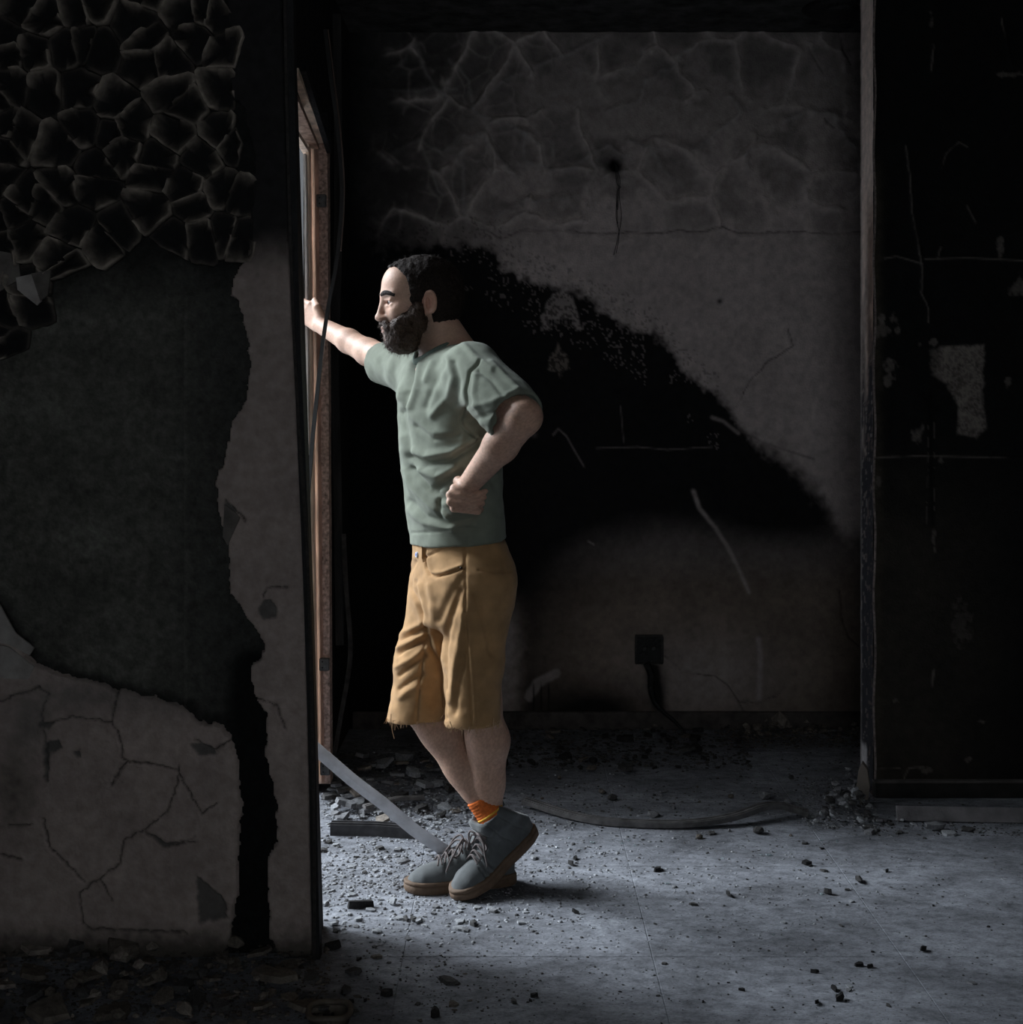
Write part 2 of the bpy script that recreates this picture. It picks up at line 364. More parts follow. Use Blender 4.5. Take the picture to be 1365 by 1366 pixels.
# ---------------------------------------------------------------- right pier
pier_x = (1166 - CX) / FPX * DP
CR_P = [[(1208,195),(1214,240),(1217,290),(1226,330),(1230,360),(1229,390),(1238,410),(1238,430)], [(1180,345),(1195,342),(1230,352)], [(1233,346),(1290,344),(1365,348)],
        [(1278,190),(1262,205),(1256,225)], [(1278,190),(1290,196)], [(1290,275),(1301,297)], [(1255,330),(1250,345)], [(1168,610),(1230,608),(1365,611)], [(1204,1050),(1206,1035),(1212,1024),(1232,1022)],
        [(1168,1025),(1200,1024)], [(1245,60),(1242,95)], [(1335,25),(1350,90)]]
BL = [(1243,30,4,9),(1333,330,5,14),(1345,100,14,3),(1177,423,5,6),(1190,427,5,7),(1197,440,3,4),(1227,457,4,3),(1245,456,4,4),(1177,440,9,14),(1190,488,10,8),(1183,510,8,9),(1360,385,10,12),(1224,580,6,14),
      (1246,722,3,14),(1244,908,2.5,12),(1235,1026,9,5),(1292,1012,5,4),(1193,935,3,4),(1282,832,12,26),(1255,610,3,6),(1172,640,4,10),(1312,962,8,3),(1300,500,3,4),(1345,510,4,5)]
def pier_h(x, y):
    h = 0.004 * (fbm(x / 50, y / 50, 23) - .5) + .0015 * fbm(x / 7, y / 7, 25)
    for p in CR_P: h = h + 0.004 * np.exp(-(dist_poly(x, y, p) / 2.0) ** 2)
    return h
def pier_c(x, y):
    n1 = fbm(x / 45, y / 45, 41); n2 = fbm(x / 8, y / 8, 43); n3 = fbm(x / 2.6, y / 2.6, 45, 2)
    soot = np.array((.0065, .0066, .0068)); br = np.array((.030, .026, .021)); pale = np.array((.20, .175, .155))
    c = np.ones(x.shape + (3,)) * soot
    c = mix(c, br, np.clip(sst(560, 760, y) * (.45 + n1 * .8) * sst(1400, 1220, x) + .12 * n1, 0, 1))
    c = mix(c, np.array((.05, .043, .032)), np.exp(-((x - 1168) / 9) ** 2) * (.3 + n2) * sst(180, 260, y))
    s = sd_poly(x + 8 * (n2 - .5), y + 6 * (n2 - .5), [(1240,464),(1312,460),(1311,540),(1316,570),(1300,584),(1276,578),(1280,545),(1262,512),(1243,500)])
    t = sst(3, -3, s) * np.clip(.25 + 1.1 * (n2 - .18) + .4 * (n3 > .5), 0, 1) * (1 - .5 * sst(1262, 1240, x + 20 * (n1 - .5))); c = mix(c, pale * .95, np.clip(t, 0, 1))
    for (bx_, by_, rx, ry) in BL:
        t = sst(1.25, .6, np.hypot((x - bx_) / rx, (y - by_) / ry) + 2.6 * (n2 - .5)) * (.20 if rx > 11 and ry > 20 else .5)
        c = mix(c, pale, np.clip(t * (.55 + .6 * n3), 0, 1))
    for p in CR_P: c = mix(c, pale * .9, .55 * np.exp(-(dist_poly(x + 3 * (n2 - .5), y, p) / 1.1) ** 2) * sst(.3, .55, n1 + .15 * n2))
    for p in ([(1240,525),(1241,600),(1244,700)], [(1228,525),(1250,545)]): c = mix(c, soot * .4, .8 * np.exp(-(dist_poly(x, y, p) / 4) ** 2))
    for p in ([(1238,560),(1237,640),(1235,715)], [(1246,560),(1246,690)]): c = mix(c, pale * .6, .5 * np.exp(-(dist_poly(x, y, p) / 1) ** 2) * (n2 > .5))
    return np.clip(c, .002, 1)
px_ax = axis(1166, 1166, 1400, 2300, 2.0, 40); py_ax = axis(-64, -10, 1072, 1072, 2.0, 10)
wr = heightfield('wall_right', px_ax, py_ax, DP, pier_h, pier_c, None, m_vwall); tag(wr, kind='structure')
link('wall_right_core', box_mesh('wall_right_core', pier_x + .003, 4.4, DP + .012, DP + .168, -.01, CEIL), m_black, wr)
# its end face, plaster pink above, sooted below (a relief on the plane X = pier_x)
ny, nx = 480, 14
zz = np.linspace(CEIL, 0.0, ny); yy = np.linspace(DP, DP + .17, nx); YY, ZZ = np.meshgrid(yy, zz)
pyv = HY + (CZ - ZZ) / DP * FPX
n1 = fbm(YY * 25, ZZ * 9, 61); n2 = fbm(YY * 60, ZZ * 45, 63)
tt = sst(330, 640, pyv + 260 * (n1 - .5)); uu = (YY - DP) / .17
tt = np.clip(tt + .35 * np.exp(-((uu - .25) / .25) ** 2) * sst(230, 330, pyv) * (n1 > .35), 0, 1)
cc = mix(mix(np.array((.82, .68, .61)), np.array((.40, .28, .23)), np.clip(sst(200, 330, pyv) * sst(.75, .35, uu), 0, 1)), np.array((.035, .036, .042)), tt * (.82 + .18 * (n2 > .35)))
cc = mix(cc, np.array((.55, .53, .55)), sst(1000, 1012, pyv) * sst(1056, 1040, pyv) * sst(.45, .6, uu + .2 * (n2 - .5)))
cc = mix(cc, np.array((.30, .27, .26)), (n2 > .70) * .6 * sst(420, 520, pyv) * sst(760, 640, pyv))
cc = mix(cc, np.array((.26, .24, .24)), np.exp(-((uu - .97) / .06) ** 2) * .8)
V = np.stack([pier_x - .004 * (n2 - .4) + 0 * YY - .003 * np.exp(-(uu / .06) ** 2), YY, ZZ], -1).reshape(-1, 3)
idx = np.arange(ny * nx).reshape(ny, nx); q = np.stack([idx[:-1, :-1], idx[:-1, 1:], idx[1:, 1:], idx[1:, :-1]], -1).reshape(-1, 4)
jamb = link('plaster_reveal', mesh('plaster_reveal', V, q, cc.reshape(-1, 3)), m_vwall, wr, True)
# thin metal corner bead along the front edge
bead = link('corner_bead', sweep('corner_bead', spline([P(1166.5 + 1.4 * math.sin(i * 1.9), y, DP - .003) for i, y in enumerate(range(-60, 1070, 45))], 3), rect(.006, .006), up=(0, 1, 0)), mat('dull bead', (.16, .13, .12), .7, nscale=90, namp=.7), wr)
bdr = link('baseboard_right', box_mesh('baseboard_right', pier_x - .004, 4.3, DP - .016, DP + .01, 0, .055, .004), mat('charred skirting', (0.02, 0.019, 0.018), .8, nscale=20, namp=.6, bump=.3)); tag(bdr, kind='structure')
link('baseboard_cap', box_mesh('baseboard_cap', pier_x - .006, 4.3, DP - .02, DP + .005, .052, .062, .002), mat('sooty ledge', (.085, .075, .072), .85, nscale=20, namp=.5), bdr)

# ---------------------------------------------------------------- side wall with the balcony door opening
XS = -0.675; YO0, YO1, ZH = 3.36, 4.44, 2.31
m_side = mat('sooty side wall', (0.013, 0.013, 0.0135), .9, nscale=18, namp=.7, bump=.6, bscale=50)
pl = [(XS, YO1), (XS, DB + .06), (XS - .22, DB + .06), (XS - .22, 5.26), (-.7247, YO1)]; n = len(pl)      # splayed outer reveal
ws = link('wall_side', mesh('wall_side', [(x, y, -.01) for x, y in pl] + [(x, y, CEIL) for x, y in pl], [tuple(range(n))[::-1], tuple(range(n, 2 * n))] + [(i, (i + 1) % n, (i + 1) % n + n, i + n) for i in range(n)]), m_side); tag(ws, kind='structure')
link('lintel', box_mesh('lintel', XS - .22, XS, YO0 - .1, YO1, ZH, CEIL), m_side, ws)
link('near_return', box_mesh('near_return', XS - .22, XS, 3.29, YO0, -.01, ZH), m_side, ws)
link('threshold', box_mesh('threshold', XS - .22, XS, YO0, YO1, -.012, .004), m_grout, ws)

# ---------------------------------------------------------------- left wall (nearer than the man): concrete with plaster hanging on it
def edge_x(y): return np.interp(y, [-320, 0, 350, 700, 1290], [368, 377, 389, 408, 419])
PL_R = [(303,-310),(303,60),(305,130),(325,150),(338,215),(332,330),(303,385),(318,415),(328,450),(331,490),(322,540),(305,565),(301,598),(287,640),(290,690),(303,728),(305,790),(332,828),(349,858),(346,878),(333,886),(335,928),
        (352,950),(352,1000),(366,1075),(366,1120),(355,1150),(358,1245),(370,1275),(419,1283),(430,1283),(430,-310)]
PL_Q = [(-700,740),(-100,780),(0,812),(22,848),(48,884),(98,903),(150,917),(200,928),(250,945),(265,962),(298,966),(318,1000),(323,1058),(319,1130),(319,1200),(308,1252),(300,1290),(-700,1290)]
CR_L = [[(55,915),(66,925),(58,950),(64,990),(66,1040)], [(158,920),(150,960),(162,985),(165,1012),(240,1025)], [(170,1015),(150,1045)], [(240,1020),(238,1040),(225,1080),(195,1105),(168,1118),(160,1150),(135,1170),(108,1190),(112,1230),(125,1238),(250,1242)],
        [(135,1170),(150,1200)], [(262,1120),(225,1128),(196,1108)], [(0,935),(25,925),(55,915)], [(0,1138),(30,1145)], [(15,1100),(45,1097)], [(60,965),(100,955),(150,962)], [(60,1090),(70,1130),(115,1175)],
        [(290,1070),(270,1085),(240,1030)], [(335,928),(370,940),(380,970)], [(303,668),(318,685),(328,695)], [(352,795),(358,785),(385,782)], [(310,985),(285,1000),(260,985)]]
EX_L = [[(315,677),(303,668),(300,675),(312,695)], [(352,800),(345,815),(350,824),(368,823),(371,810),(360,798)], [(62,990),(80,985),(84,995),(70,1005),(66,1035),(62,1035)], [(55,960),(72,962),(68,970),(55,968)],
        [(196,1108),(220,1130),(262,1115),(240,1122),(222,1122)], [(255,990),(282,992),(290,1005),(265,1008)], [(335,930),(345,945),(348,965),(335,975)], [(100,1000),(108,998),(110,1010),(103,1010)], [(262,1165),(300,1200),(305,1225),(265,1230)]]
def wob(x, y, a=5, s=9): return x + a * (fbm(x / s, y / s, 71, 3) - .5) * 2, y + a * (fbm(x / s, y / s, 75, 3) - .5) * 2
def conc_h(x, y): return -.018 + .006 * (fbm(x / 40, y / 40, 81) - .5) + .003 * fbm(x / 5, y / 5, 83) + .004 * np.exp(-((x - 245) / 2.2) ** 2) * sst(370, 420, y)
def conc_c(x, y):
    n1 = fbm(x / 60, y / 60, 91); n2 = fbm(x / 10, y / 10, 93); n3 = fbm(x / 2.6, y / 2.6, 95, 2)
    g = np.array((.094, .094, .083)); dk = np.array((.022, .023, .023))
    c = np.ones(x.shape + (3,)) * g * (.55 + .9 * n1)[..., None] * (.75 + .5 * n2)[..., None] * (.8 + .4 * n3)[..., None]
    t = sst(170, 330, x + 70 * (n1 - .5)) * .72; c = mix(c, dk, t)
    t = sst(470, 360, y + 60 * (n1 - .5) + .15 * x); c = mix(c, dk * .5, t * .9)
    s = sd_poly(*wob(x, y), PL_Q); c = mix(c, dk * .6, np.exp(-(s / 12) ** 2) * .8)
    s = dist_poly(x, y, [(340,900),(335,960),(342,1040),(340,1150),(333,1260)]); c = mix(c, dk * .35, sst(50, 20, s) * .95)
    c = mix(c, g * 1.5, np.exp(-((x - 245 - 2 * n2) / 1.2) ** 2) * .35 * sst(380, 430, y)); 
    for yy_ in (470, 550, 610, 712): c = mix(c, g * 1.3, np.exp(-((y - yy_ - 6 * (n2 - .5)) / 1.3) ** 2) * .25 * sst(180, 190, x) * sst(255, 245, x))
    return np.clip(c, .003, 1)
lx = axis(-900, -30, 428, 428, 2.2, 30); ly = axis(-304, -12, 1300, 1300, 2.2, 14)
wl = heightfield('wall_left', lx, ly, DS, conc_h, conc_c, lambda x, y: x < edge_x(y) + 1, m_conc, back=-.0); tag(wl, kind='structure')
xe = lambda y: (edge_x(y) - CX) / FPX * DS
Vc = []; 
for y_ in (-304, 1330):
    z_ = CZ - (y_ - HY) / FPX * DS
    Vc += [(-3.2, DS + .024, z_), (xe(y_), DS + .024, z_), (xe(y_), DS + .18, z_), (-3.2, DS + .18, z_)]
link('wall_left_core', mesh('wall_left_core', Vc, [(0,3,2,1),(4,5,6,7),(0,1,5,4),(1,2,6,5),(2,3,7,6),(3,0,4,7)]), m_side, wl)
def pl_h(x, y):
    h = .004 + .007 * (fbm(x / 70, y / 70, 101) - .5) + .001 * fbm(x / 6, y / 6, 103)
    xw, yw = wob(x, y, 3, 7)
    for p in CR_L: h = h - .010 * np.exp(-(dist_poly(xw, yw, p) / 1.5) ** 2) + .004 * np.exp(-(dist_poly(xw, yw, p) / 9) ** 2)
    for p in EX_L: h = h - .009 * sst(1.5, -1.5, sd_poly(xw, yw, p))
    # the sheet bulges and lifts along its upper edge
    h = h + .018 * np.exp(-(np.hypot((x - 20) / 60, (y - 1010) / 90)) ** 2)
    return h
def pl_c(x, y):
    n1 = fbm(x / 55, y / 55, 111); n2 = fbm(x / 10, y / 10, 113); n3 = fbm(x / 3, y / 3, 115, 2)
    g = np.array((.315, .260, .238)); dk = np.array((.10, .10, .095)); soot = np.array((.011, .011, .0115))
    c = np.ones(x.shape + (3,)) * g * (.82 + .36 * n1)[..., None] * (.92 + .16 * n3)[..., None]
    c = mix(c, np.array((.27, .225, .205)), sst(800, 500, y) * sst(290, 300, x) * .5)
    t = sst(380, 300, y + 30 * (n1 - .5)); c = mix(c, soot * (1 + n2)[..., None], t * .985)
    xw, yw = wob(x, y, 3, 7)
    for p in CR_L: c = mix(c, dk * .25, .85 * np.exp(-(dist_poly(xw, yw, p) / 1.25) ** 2))
    for p in EX_L: c = mix(c, dk * .8, sst(1.5, -1.5, sd_poly(xw, yw, p)) * .85)
    t = np.exp(-(np.hypot((x - 25) / 26, (y - 1050) / 60)) ** 2) * .8 * (.5 + n2); c = mix(c, np.array((.10, .088, .075)), np.clip(t, 0, 1))
    t = np.exp(-(np.hypot((x - 45) / 26, (y - 960) / 40)) ** 2) * .6; c = mix(c, dk, np.clip(t, 0, 1))
    t = np.exp(-(np.hypot((x - 205) / 70, (y - 935) / 26)) ** 2) * .35 + .5 * np.exp(-(np.hypot((x - 100) / 60, (y - 925) / 22)) ** 2); c = mix(c, dk, np.clip(t * (.4 + n2), 0, 1))
    t = sst(1225, 1265, y + 22 * (n2 - .5)); c = mix(c, np.array((.055, .05, .042)), t * .9)
    return np.clip(c, .003, 1)
ps = heightfield('plaster_strip', np.arange(270, 430, 2.0), np.arange(-304, 1290, 2.0), DS, pl_h, pl_c, lambda x, y: (sd_poly(*wob(x, y), PL_R) < 0) & (x < edge_x(y)), m_vwall, wl, back=.022)
pq = heightfield('plaster_sheet', axis(-700, -30, 340, 340, 2.0, 20), np.arange(730, 1296, 2.0), DS, pl_h, pl_c, lambda x, y: (sd_poly(*wob(x, y), PL_Q) < 0), m_vwall, wl, back=.022)

# blistered flakes of soot-black paint, each a curled dish of its own
m_bl = mat('blistered paint', vcol=True, rough=.8, nscale=60, namp=.4, bump=.3, bscale=150, spec=.25)
B_EDGE = [(-420,-180),(303,-180),(305,140),(322,160),(334,230),(326,330),(250,352),(170,345),(120,338),(85,362),(50,420),(10,492),(-420,520)]
seeds = []
sp_ = 47
for j in range(-5, 13):
    for i in range(-10, 9):
        seeds.append((i * sp_ + (j % 2) * sp_ * .5 + R.uniform(-21, 21), j * sp_ * .88 + R.uniform(-20, 20)))
def clip_half(poly, a, b):               # keep the part of poly nearer to a than to b
    mx, my = (a[0] + b[0]) / 2, (a[1] + b[1]) / 2; nx_, ny_ = b[0] - a[0], b[1] - a[1]; out = []
    for i in range(len(poly)):
        p, q_ = poly[i], poly[(i + 1) % len(poly)]
        dp = (p[0] - mx) * nx_ + (p[1] - my) * ny_; dq = (q_[0] - mx) * nx_ + (q_[1] - my) * ny_
        if dp <= 0: out.append(p)
        if dp * dq < 0: t = dp / (dp - dq); out.append((p[0] + t * (q_[0] - p[0]), p[1] + t * (q_[1] - p[1])))
    return out
for si, s in enumerate(seeds):
    if not bool(inside_poly(np.array(s[0]), np.array(s[1]), B_EDGE)): continue
    poly = [(s[0] - 60, s[1] - 60), (s[0] + 60, s[1] - 60), (s[0] + 60, s[1] + 60), (s[0] - 60, s[1] + 60)]
    for t in seeds:
        if t != s and abs(t[0] - s[0]) < 120 and abs(t[1] - s[1]) < 120: poly = clip_half(poly, s, t)
    if len(poly) < 3: continue
    NA, NR = 36, 6; ang = np.arange(NA) * 2 * math.pi / NA; rad = []
    for a in ang:
        best = 80; dx, dy = math.cos(a), math.sin(a)
        for i in range(len(poly)):
            (ax, ay), (bx2, by2) = poly[i], poly[(i + 1) % len(poly)]
            ex, ey = bx2 - ax, by2 - ay; den = dx * ey - dy * ex
            if abs(den) < 1e-9: continue
            tt_ = ((ax - s[0]) * ey - (ay - s[1]) * ex) / den; uu_ = ((ax - s[0]) * dy - (ay - s[1]) * dx) / den
            if tt_ > 0 and -1e-6 <= uu_ <= 1 + 1e-6: best = min(best, tt_)
        rad.append(best)
    rad = np.array(rad) - .6; rad = rad * (1 + .10 * (vn2(ang * 4 + si, ang * 0 + 3.3, 5) - .5))
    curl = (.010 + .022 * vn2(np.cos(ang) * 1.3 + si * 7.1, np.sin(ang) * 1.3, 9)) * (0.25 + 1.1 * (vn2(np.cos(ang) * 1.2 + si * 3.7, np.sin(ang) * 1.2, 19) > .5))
    Vv = [P(s[0], s[1], DS) + np.array((0, .004, 0))]; cv = [(.004, .004, .0045)]
    for r_ in range(1, NR + 1):
        f = r_ / NR
        for a_ in range(NA):
            x_, y_ = s[0] + math.cos(ang[a_]) * rad[a_] * f, s[1] + math.sin(ang[a_]) * rad[a_] * f
            p = P(x_, y_, DS); p[1] -= curl[a_] * f ** 2.6 - .006 + .003 * float(vn2(np.array(x_ / 6), np.array(y_ / 6), 77)); Vv.append(p)
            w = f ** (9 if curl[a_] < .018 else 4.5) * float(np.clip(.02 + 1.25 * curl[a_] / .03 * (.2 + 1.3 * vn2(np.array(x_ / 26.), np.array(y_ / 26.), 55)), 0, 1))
            g_ = np.array((.006, .006, .0065)) * (1 - w) + np.array((.29, .25, .21)) * w  # burnt-clean edges, paled further to stand in for light on curled rims
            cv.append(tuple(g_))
    # turned-over rim going back to the wall
    for a_ in range(NA):
        p = P(s[0] + math.cos(ang[a_]) * rad[a_], s[1] + math.sin(ang[a_]) * rad[a_], DS); p[1] += .012; Vv.append(p); cv.append((.02, .018, .016))
    Fc = [(0, 1 + a_, 1 + (a_ + 1) % NA) for a_ in range(NA)]
    for r_ in range(NR):
        for a_ in range(NA):
            b0 = 1 + r_ * NA; b1 = 1 + (r_ + 1) * NA
            Fc.append((b0 + a_, b1 + a_, b1 + (a_ + 1) % NA, b0 + (a_ + 1) % NA))
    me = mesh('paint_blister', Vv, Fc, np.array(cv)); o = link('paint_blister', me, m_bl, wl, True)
# a few larger torn plaster flakes at the edge of the bare concrete
m_flk = mat('torn plaster', (.30, .28, .265), .9, nscale=25, namp=.3, bump=.3, bscale=90)
m_flkd = mat('torn sooty plaster', (.12, .11, .10), .9, nscale=25, namp=.4, bump=.3, bscale=90)
for pts, lift, mm in (([(28,372),(46,366),(58,402),(52,408),(30,388)], (.03, .012), m_flk), ([(46,366),(74,362),(70,395),(58,402)], (.02, .03), m_flkd), ([(-30,330),(26,340),(30,372),(-5,395),(-40,390)], (.02, .01), m_flkd),
                      ([(-40,788),(4,800),(25,842),(50,862),(44,872),(18,858),(-40,845)], (.03, .02), m_flk), ([(-40,850),(15,862),(48,888),(40,905),(-40,900)], (.02, .01), m_flk), ([(302,672),(314,682),(322,690),(306,726),(300,715)], (.02, .014), m_flkd)):
    n = len(pts); cx_ = sum(p[0] for p in pts) / n
    V0 = [P(x, y, DS) - np.array((0, lift[0] if x < cx_ else lift[1], 0)) for x, y in pts]; V1 = [v + np.array((0, .006, 0)) for v in V0]
    Fc = [tuple(range(n)), tuple(range(2 * n - 1, n - 1, -1))] + [(i, i + n, (i + 1) % n + n, (i + 1) % n) for i in range(n)]
    link('torn_flake', mesh('torn_flake', V0 + V1, Fc), mm, wl)
# left wall of the room (out of frame) and right end, to close the place
wfl = link('wall_far_left', box_mesh('wall_far_left', -3.35, -3.2, -1.5, DS + .2, 0, CEIL), mat('plain sooty wall', (.12, .11, .105), .9, nscale=8, namp=.5)); tag(wfl, kind='structure')
wfr = link('wall_far_right', box_mesh('wall_far_right', 4.35, 4.5, -1.5, DB + .2, 0, CEIL), MATS['plain sooty wall']); tag(wfr, kind='structure')
# wall behind the camera (unseen), added to limit the fill light; opening sized for it
wre = link('wall_rear_fill', box_mesh('wall_rear_fill', -3.35, 4.5, -1.65, -1.5, 0, .6), MATS['plain sooty wall']); tag(wre, kind='structure')
for a in ((-3.35, 4.5, 2.5, CEIL), (-3.35, -.5, .6, 2.5), (1.15, 4.5, .6, 2.5)): link('wall_rear_fill_part', box_mesh('wall_rear_fill_part', a[0], a[1], -1.65, -1.5, a[2], a[3]), MATS['plain sooty wall'], wre)
# ================================================================== THE MAN
def smin(a, b, k):
    h = np.maximum(k - np.abs(a - b), 0) / k
    return np.minimum(a, b) - h * h * k * .25
def smax(a, b, k): return -smin(-a, -b, k)
class Field:
    def __init__(s, xs, ys, zs):
        s.ax = [np.asarray(a, np.float32) for a in (xs, ys, zs)]
        s.D = np.full([len(a) for a in s.ax], .08, np.float32)
    def _sl(s, lo, hi, m):
        sl = []
        for a, l, h in zip(s.ax, lo, hi):
            i0 = int(np.searchsorted(a, l - m)); i1 = int(np.searchsorted(a, h + m)); sl.append(slice(max(i0, 0), max(i1, i0 + 1)))
        x = s.ax[0][sl[0]][:, None, None]; y = s.ax[1][sl[1]][None, :, None]; z = s.ax[2][sl[2]][None, None, :]
        return tuple(sl), x, y, z
    def op(s, fn, lo, hi, k, mode, m):
        sl, x, y, z = s._sl(lo, hi, m)
        if 0 in s.D[sl].shape: return
        d = fn(x, y, z).astype(np.float32)
        d = np.broadcast_to(d, s.D[sl].shape)
        if mode == 'add': s.D[sl] = smin(s.D[sl], d, k)
        elif mode == 'sub': s.D[sl] = smax(s.D[sl], -d, k)
        elif mode == 'disp': s.D[sl] = s.D[sl] + d
    def cap(s, a, b, r1, r2=None, k=.02, mode='add', m=.05):
        a = np.asarray(a, float); b = np.asarray(b, float); r2 = r1 if r2 is None else r2; e = b - a; L = float(e @ e) + 1e-12; r = max(r1, r2)
        def fn(x, y, z):
            t = np.clip(((x - a[0]) * e[0] + (y - a[1]) * e[1] + (z - a[2]) * e[2]) / L, 0, 1)
            return np.sqrt((x - a[0] - t * e[0]) ** 2 + (y - a[1] - t * e[1]) ** 2 + (z - a[2] - t * e[2]) ** 2) - (r1 + (r2 - r1) * t)
        s.op(fn, np.minimum(a, b) - r, np.maximum(a, b) + r, k, mode, m + k)
    def ell(s, c, rad, fr=None, k=.02, mode='add', m=.05):
        c = np.asarray(c, float); fr = np.eye(3) if fr is None else np.asarray(fr, float); ra = np.asarray(rad, float)   # rows of fr = local axes
        ext = np.sqrt(((fr * ra[:, None]) ** 2).sum(0))
        def fn(x, y, z):
            q = [((x - c[0]) * f[0] + (y - c[1]) * f[1] + (z - c[2]) * f[2]) for f in fr]
            k0 = np.sqrt(sum((v / r) ** 2 for v, r in zip(q, ra))); k1 = np.sqrt(sum((v / r ** 2) ** 2 for v, r in zip(q, ra))) + 1e-6
            return k0 * (k0 - 1) / k1
        s.op(fn, c - ext, c + ext, k, mode, m + k)
    def loft(s, secs, Fv, Lv, k=.02, mode='add', m=.05, pw=2.3):
        """stack of superellipse sections: (z, cx, cy, half-width along Lv, half-depth along Fv)"""
        S = np.array(sorted(secs), float); zs = S[:, 0]
        def fn(x, y, z):
            zc = np.clip(z, zs[0], zs[-1]); cx, cy, a, b = [np.interp(zc.ravel(), zs, S[:, i]).reshape(zc.shape) for i in (1, 2, 3, 4)]
            l = (x - cx) * Lv[0] + (y - cy) * Lv[1]; f = (x - cx) * Fv[0] + (y - cy) * Fv[1]
            d = ((np.abs(l / a) ** pw + np.abs(f / b) ** pw) ** (1 / pw) - 1) * np.minimum(a, b)
            dz = np.maximum(zs[0] - z, z - zs[-1])
            return smax(d, dz + 0 * d, .02)
        r = S[:, 3:].max(); lo = np.array((S[:, 1].min() - r, S[:, 2].min() - r, zs[0])); hi = np.array((S[:, 1].max() + r, S[:, 2].max() + r, zs[-1]))
        s.op(fn, lo, hi, k, mode, m + k)
    def plane(s, p, n, k=.004):            # cut away everything on the +n side of p
        p = np.asarray(p, float); n = np.asarray(n, float) / np.linalg.norm(n)
        x = s.ax[0][:, None, None]; y = s.ax[1][None, :, None]; z = s.ax[2][None, None, :]
        s.D = smax(s.D, ((x - p[0]) * n[0] + (y - p[1]) * n[1] + (z - p[2]) * n[2]).astype(np.float32), k)
    def extract(s):
        D = s.D; S = D < 0; nx, ny, nz = D.shape
        c = S[:-1].astype(np.uint8) + S[1:]; c = c[:, :-1] + c[:, 1:]; c = c[:, :, :-1] + c[:, :, 1:]
        act = (c > 0) & (c < 8); I = np.argwhere(act); n = len(I)
        cid = np.full(act.shape, -1, np.int32); cid[act] = np.arange(n)
        off = [(0,0,0),(1,0,0),(0,1,0),(1,1,0),(0,0,1),(1,0,1),(0,1,1),(1,1,1)]
        val = np.stack([D[I[:, 0] + o[0], I[:, 1] + o[1], I[:, 2] + o[2]] for o in off], 1)
        pos = [np.stack([s.ax[a][I[:, a] + o[a]] for a in range(3)], 1) for o in off]
        acc = np.zeros((n, 3)); cnt = np.zeros(n)
        for a in range(8):
            for b in range(a + 1, 8):
                if sum(abs(off[a][i] - off[b][i]) for i in range(3)) != 1: continue
                va, vb = val[:, a], val[:, b]; cr = (va < 0) != (vb < 0)
                t = np.where(cr, va / np.where(cr, va - vb, 1), 0)
                p = pos[a] + (pos[b] - pos[a]) * t[:, None]; acc += np.where(cr[:, None], p, 0); cnt += cr
        V = acc / np.maximum(cnt, 1)[:, None]; Q = []
        for ax in range(3):
            sl0 = [slice(None)] * 3; sl1 = [slice(None)] * 3; sl0[ax] = slice(0, -1); sl1[ax] = slice(1, None)
            e = S[tuple(sl0)] != S[tuple(sl1)]; b, c2 = [i for i in range(3) if i != ax]
            E = np.argwhere(e); ok = (E[:, b] > 0) & (E[:, c2] > 0) & (E[:, b] < D.shape[b] - 1) & (E[:, c2] < D.shape[c2] - 1); E = E[ok]
            def cell(db, dc):
                q = E.copy(); q[:, b] -= db; q[:, c2] -= dc; return cid[q[:, 0], q[:, 1], q[:, 2]]
            q = np.stack([cell(1, 1), cell(0, 1), cell(0, 0), cell(1, 0)], 1)
            fl = S[E[:, 0], E[:, 1], E[:, 2]]
            if ax == 1: fl = ~fl
            q = np.where(fl[:, None], q, q[:, ::-1]); Q.append(q)
        return V, np.concatenate(Q)
def rng(a, b, h): return np.arange(a, b, h)
def vnormals(V, Q):
    n = np.cross(V[Q[:, 2]] - V[Q[:, 0]], V[Q[:, 3]] - V[Q[:, 1]]); N = np.zeros_like(V)
    for i in range(4): np.add.at(N, Q[:, i], n)
    return N / (np.linalg.norm(N, axis=1)[:, None] + 1e-12)
def relax(V, Q, it=2, w=.5):
    e = np.concatenate([Q[:, [0, 1]], Q[:, [1, 2]], Q[:, [2, 3]], Q[:, [3, 0]]])
    deg = np.zeros(len(V)); np.add.at(deg, e[:, 0], 1); np.add.at(deg, e[:, 1], 1)
    for _ in range(it):
        A = np.zeros_like(V); np.add.at(A, e[:, 0], V[e[:, 1]]); np.add.at(A, e[:, 1], V[e[:, 0]])
        V = V * (1 - w) + A / deg[:, None] * w
    return V
def to_px(V): return CX + V[:, 0] / V[:, 1] * FPX, HY + (CZ - V[:, 2]) / V[:, 1] * FPX
def crease(V, Q, folds, amp=1.0, it=1):
    """sculpt cloth folds: (polyline in px of the man's near side, half-width px, height m)"""
    N = vnormals(V, Q); x, y = to_px(V); f = np.clip(-N[:, 1] * 1.6 + .25, 0, 1); h = np.zeros(len(V))
    for pts, w, a in folds:
        d = dist_poly(x, y, pts); h += a * np.exp(-(d / w) ** 2)
    return relax(V + N * (np.clip(h, -.013, .012) * f * amp)[:, None], Q, 1, .3)

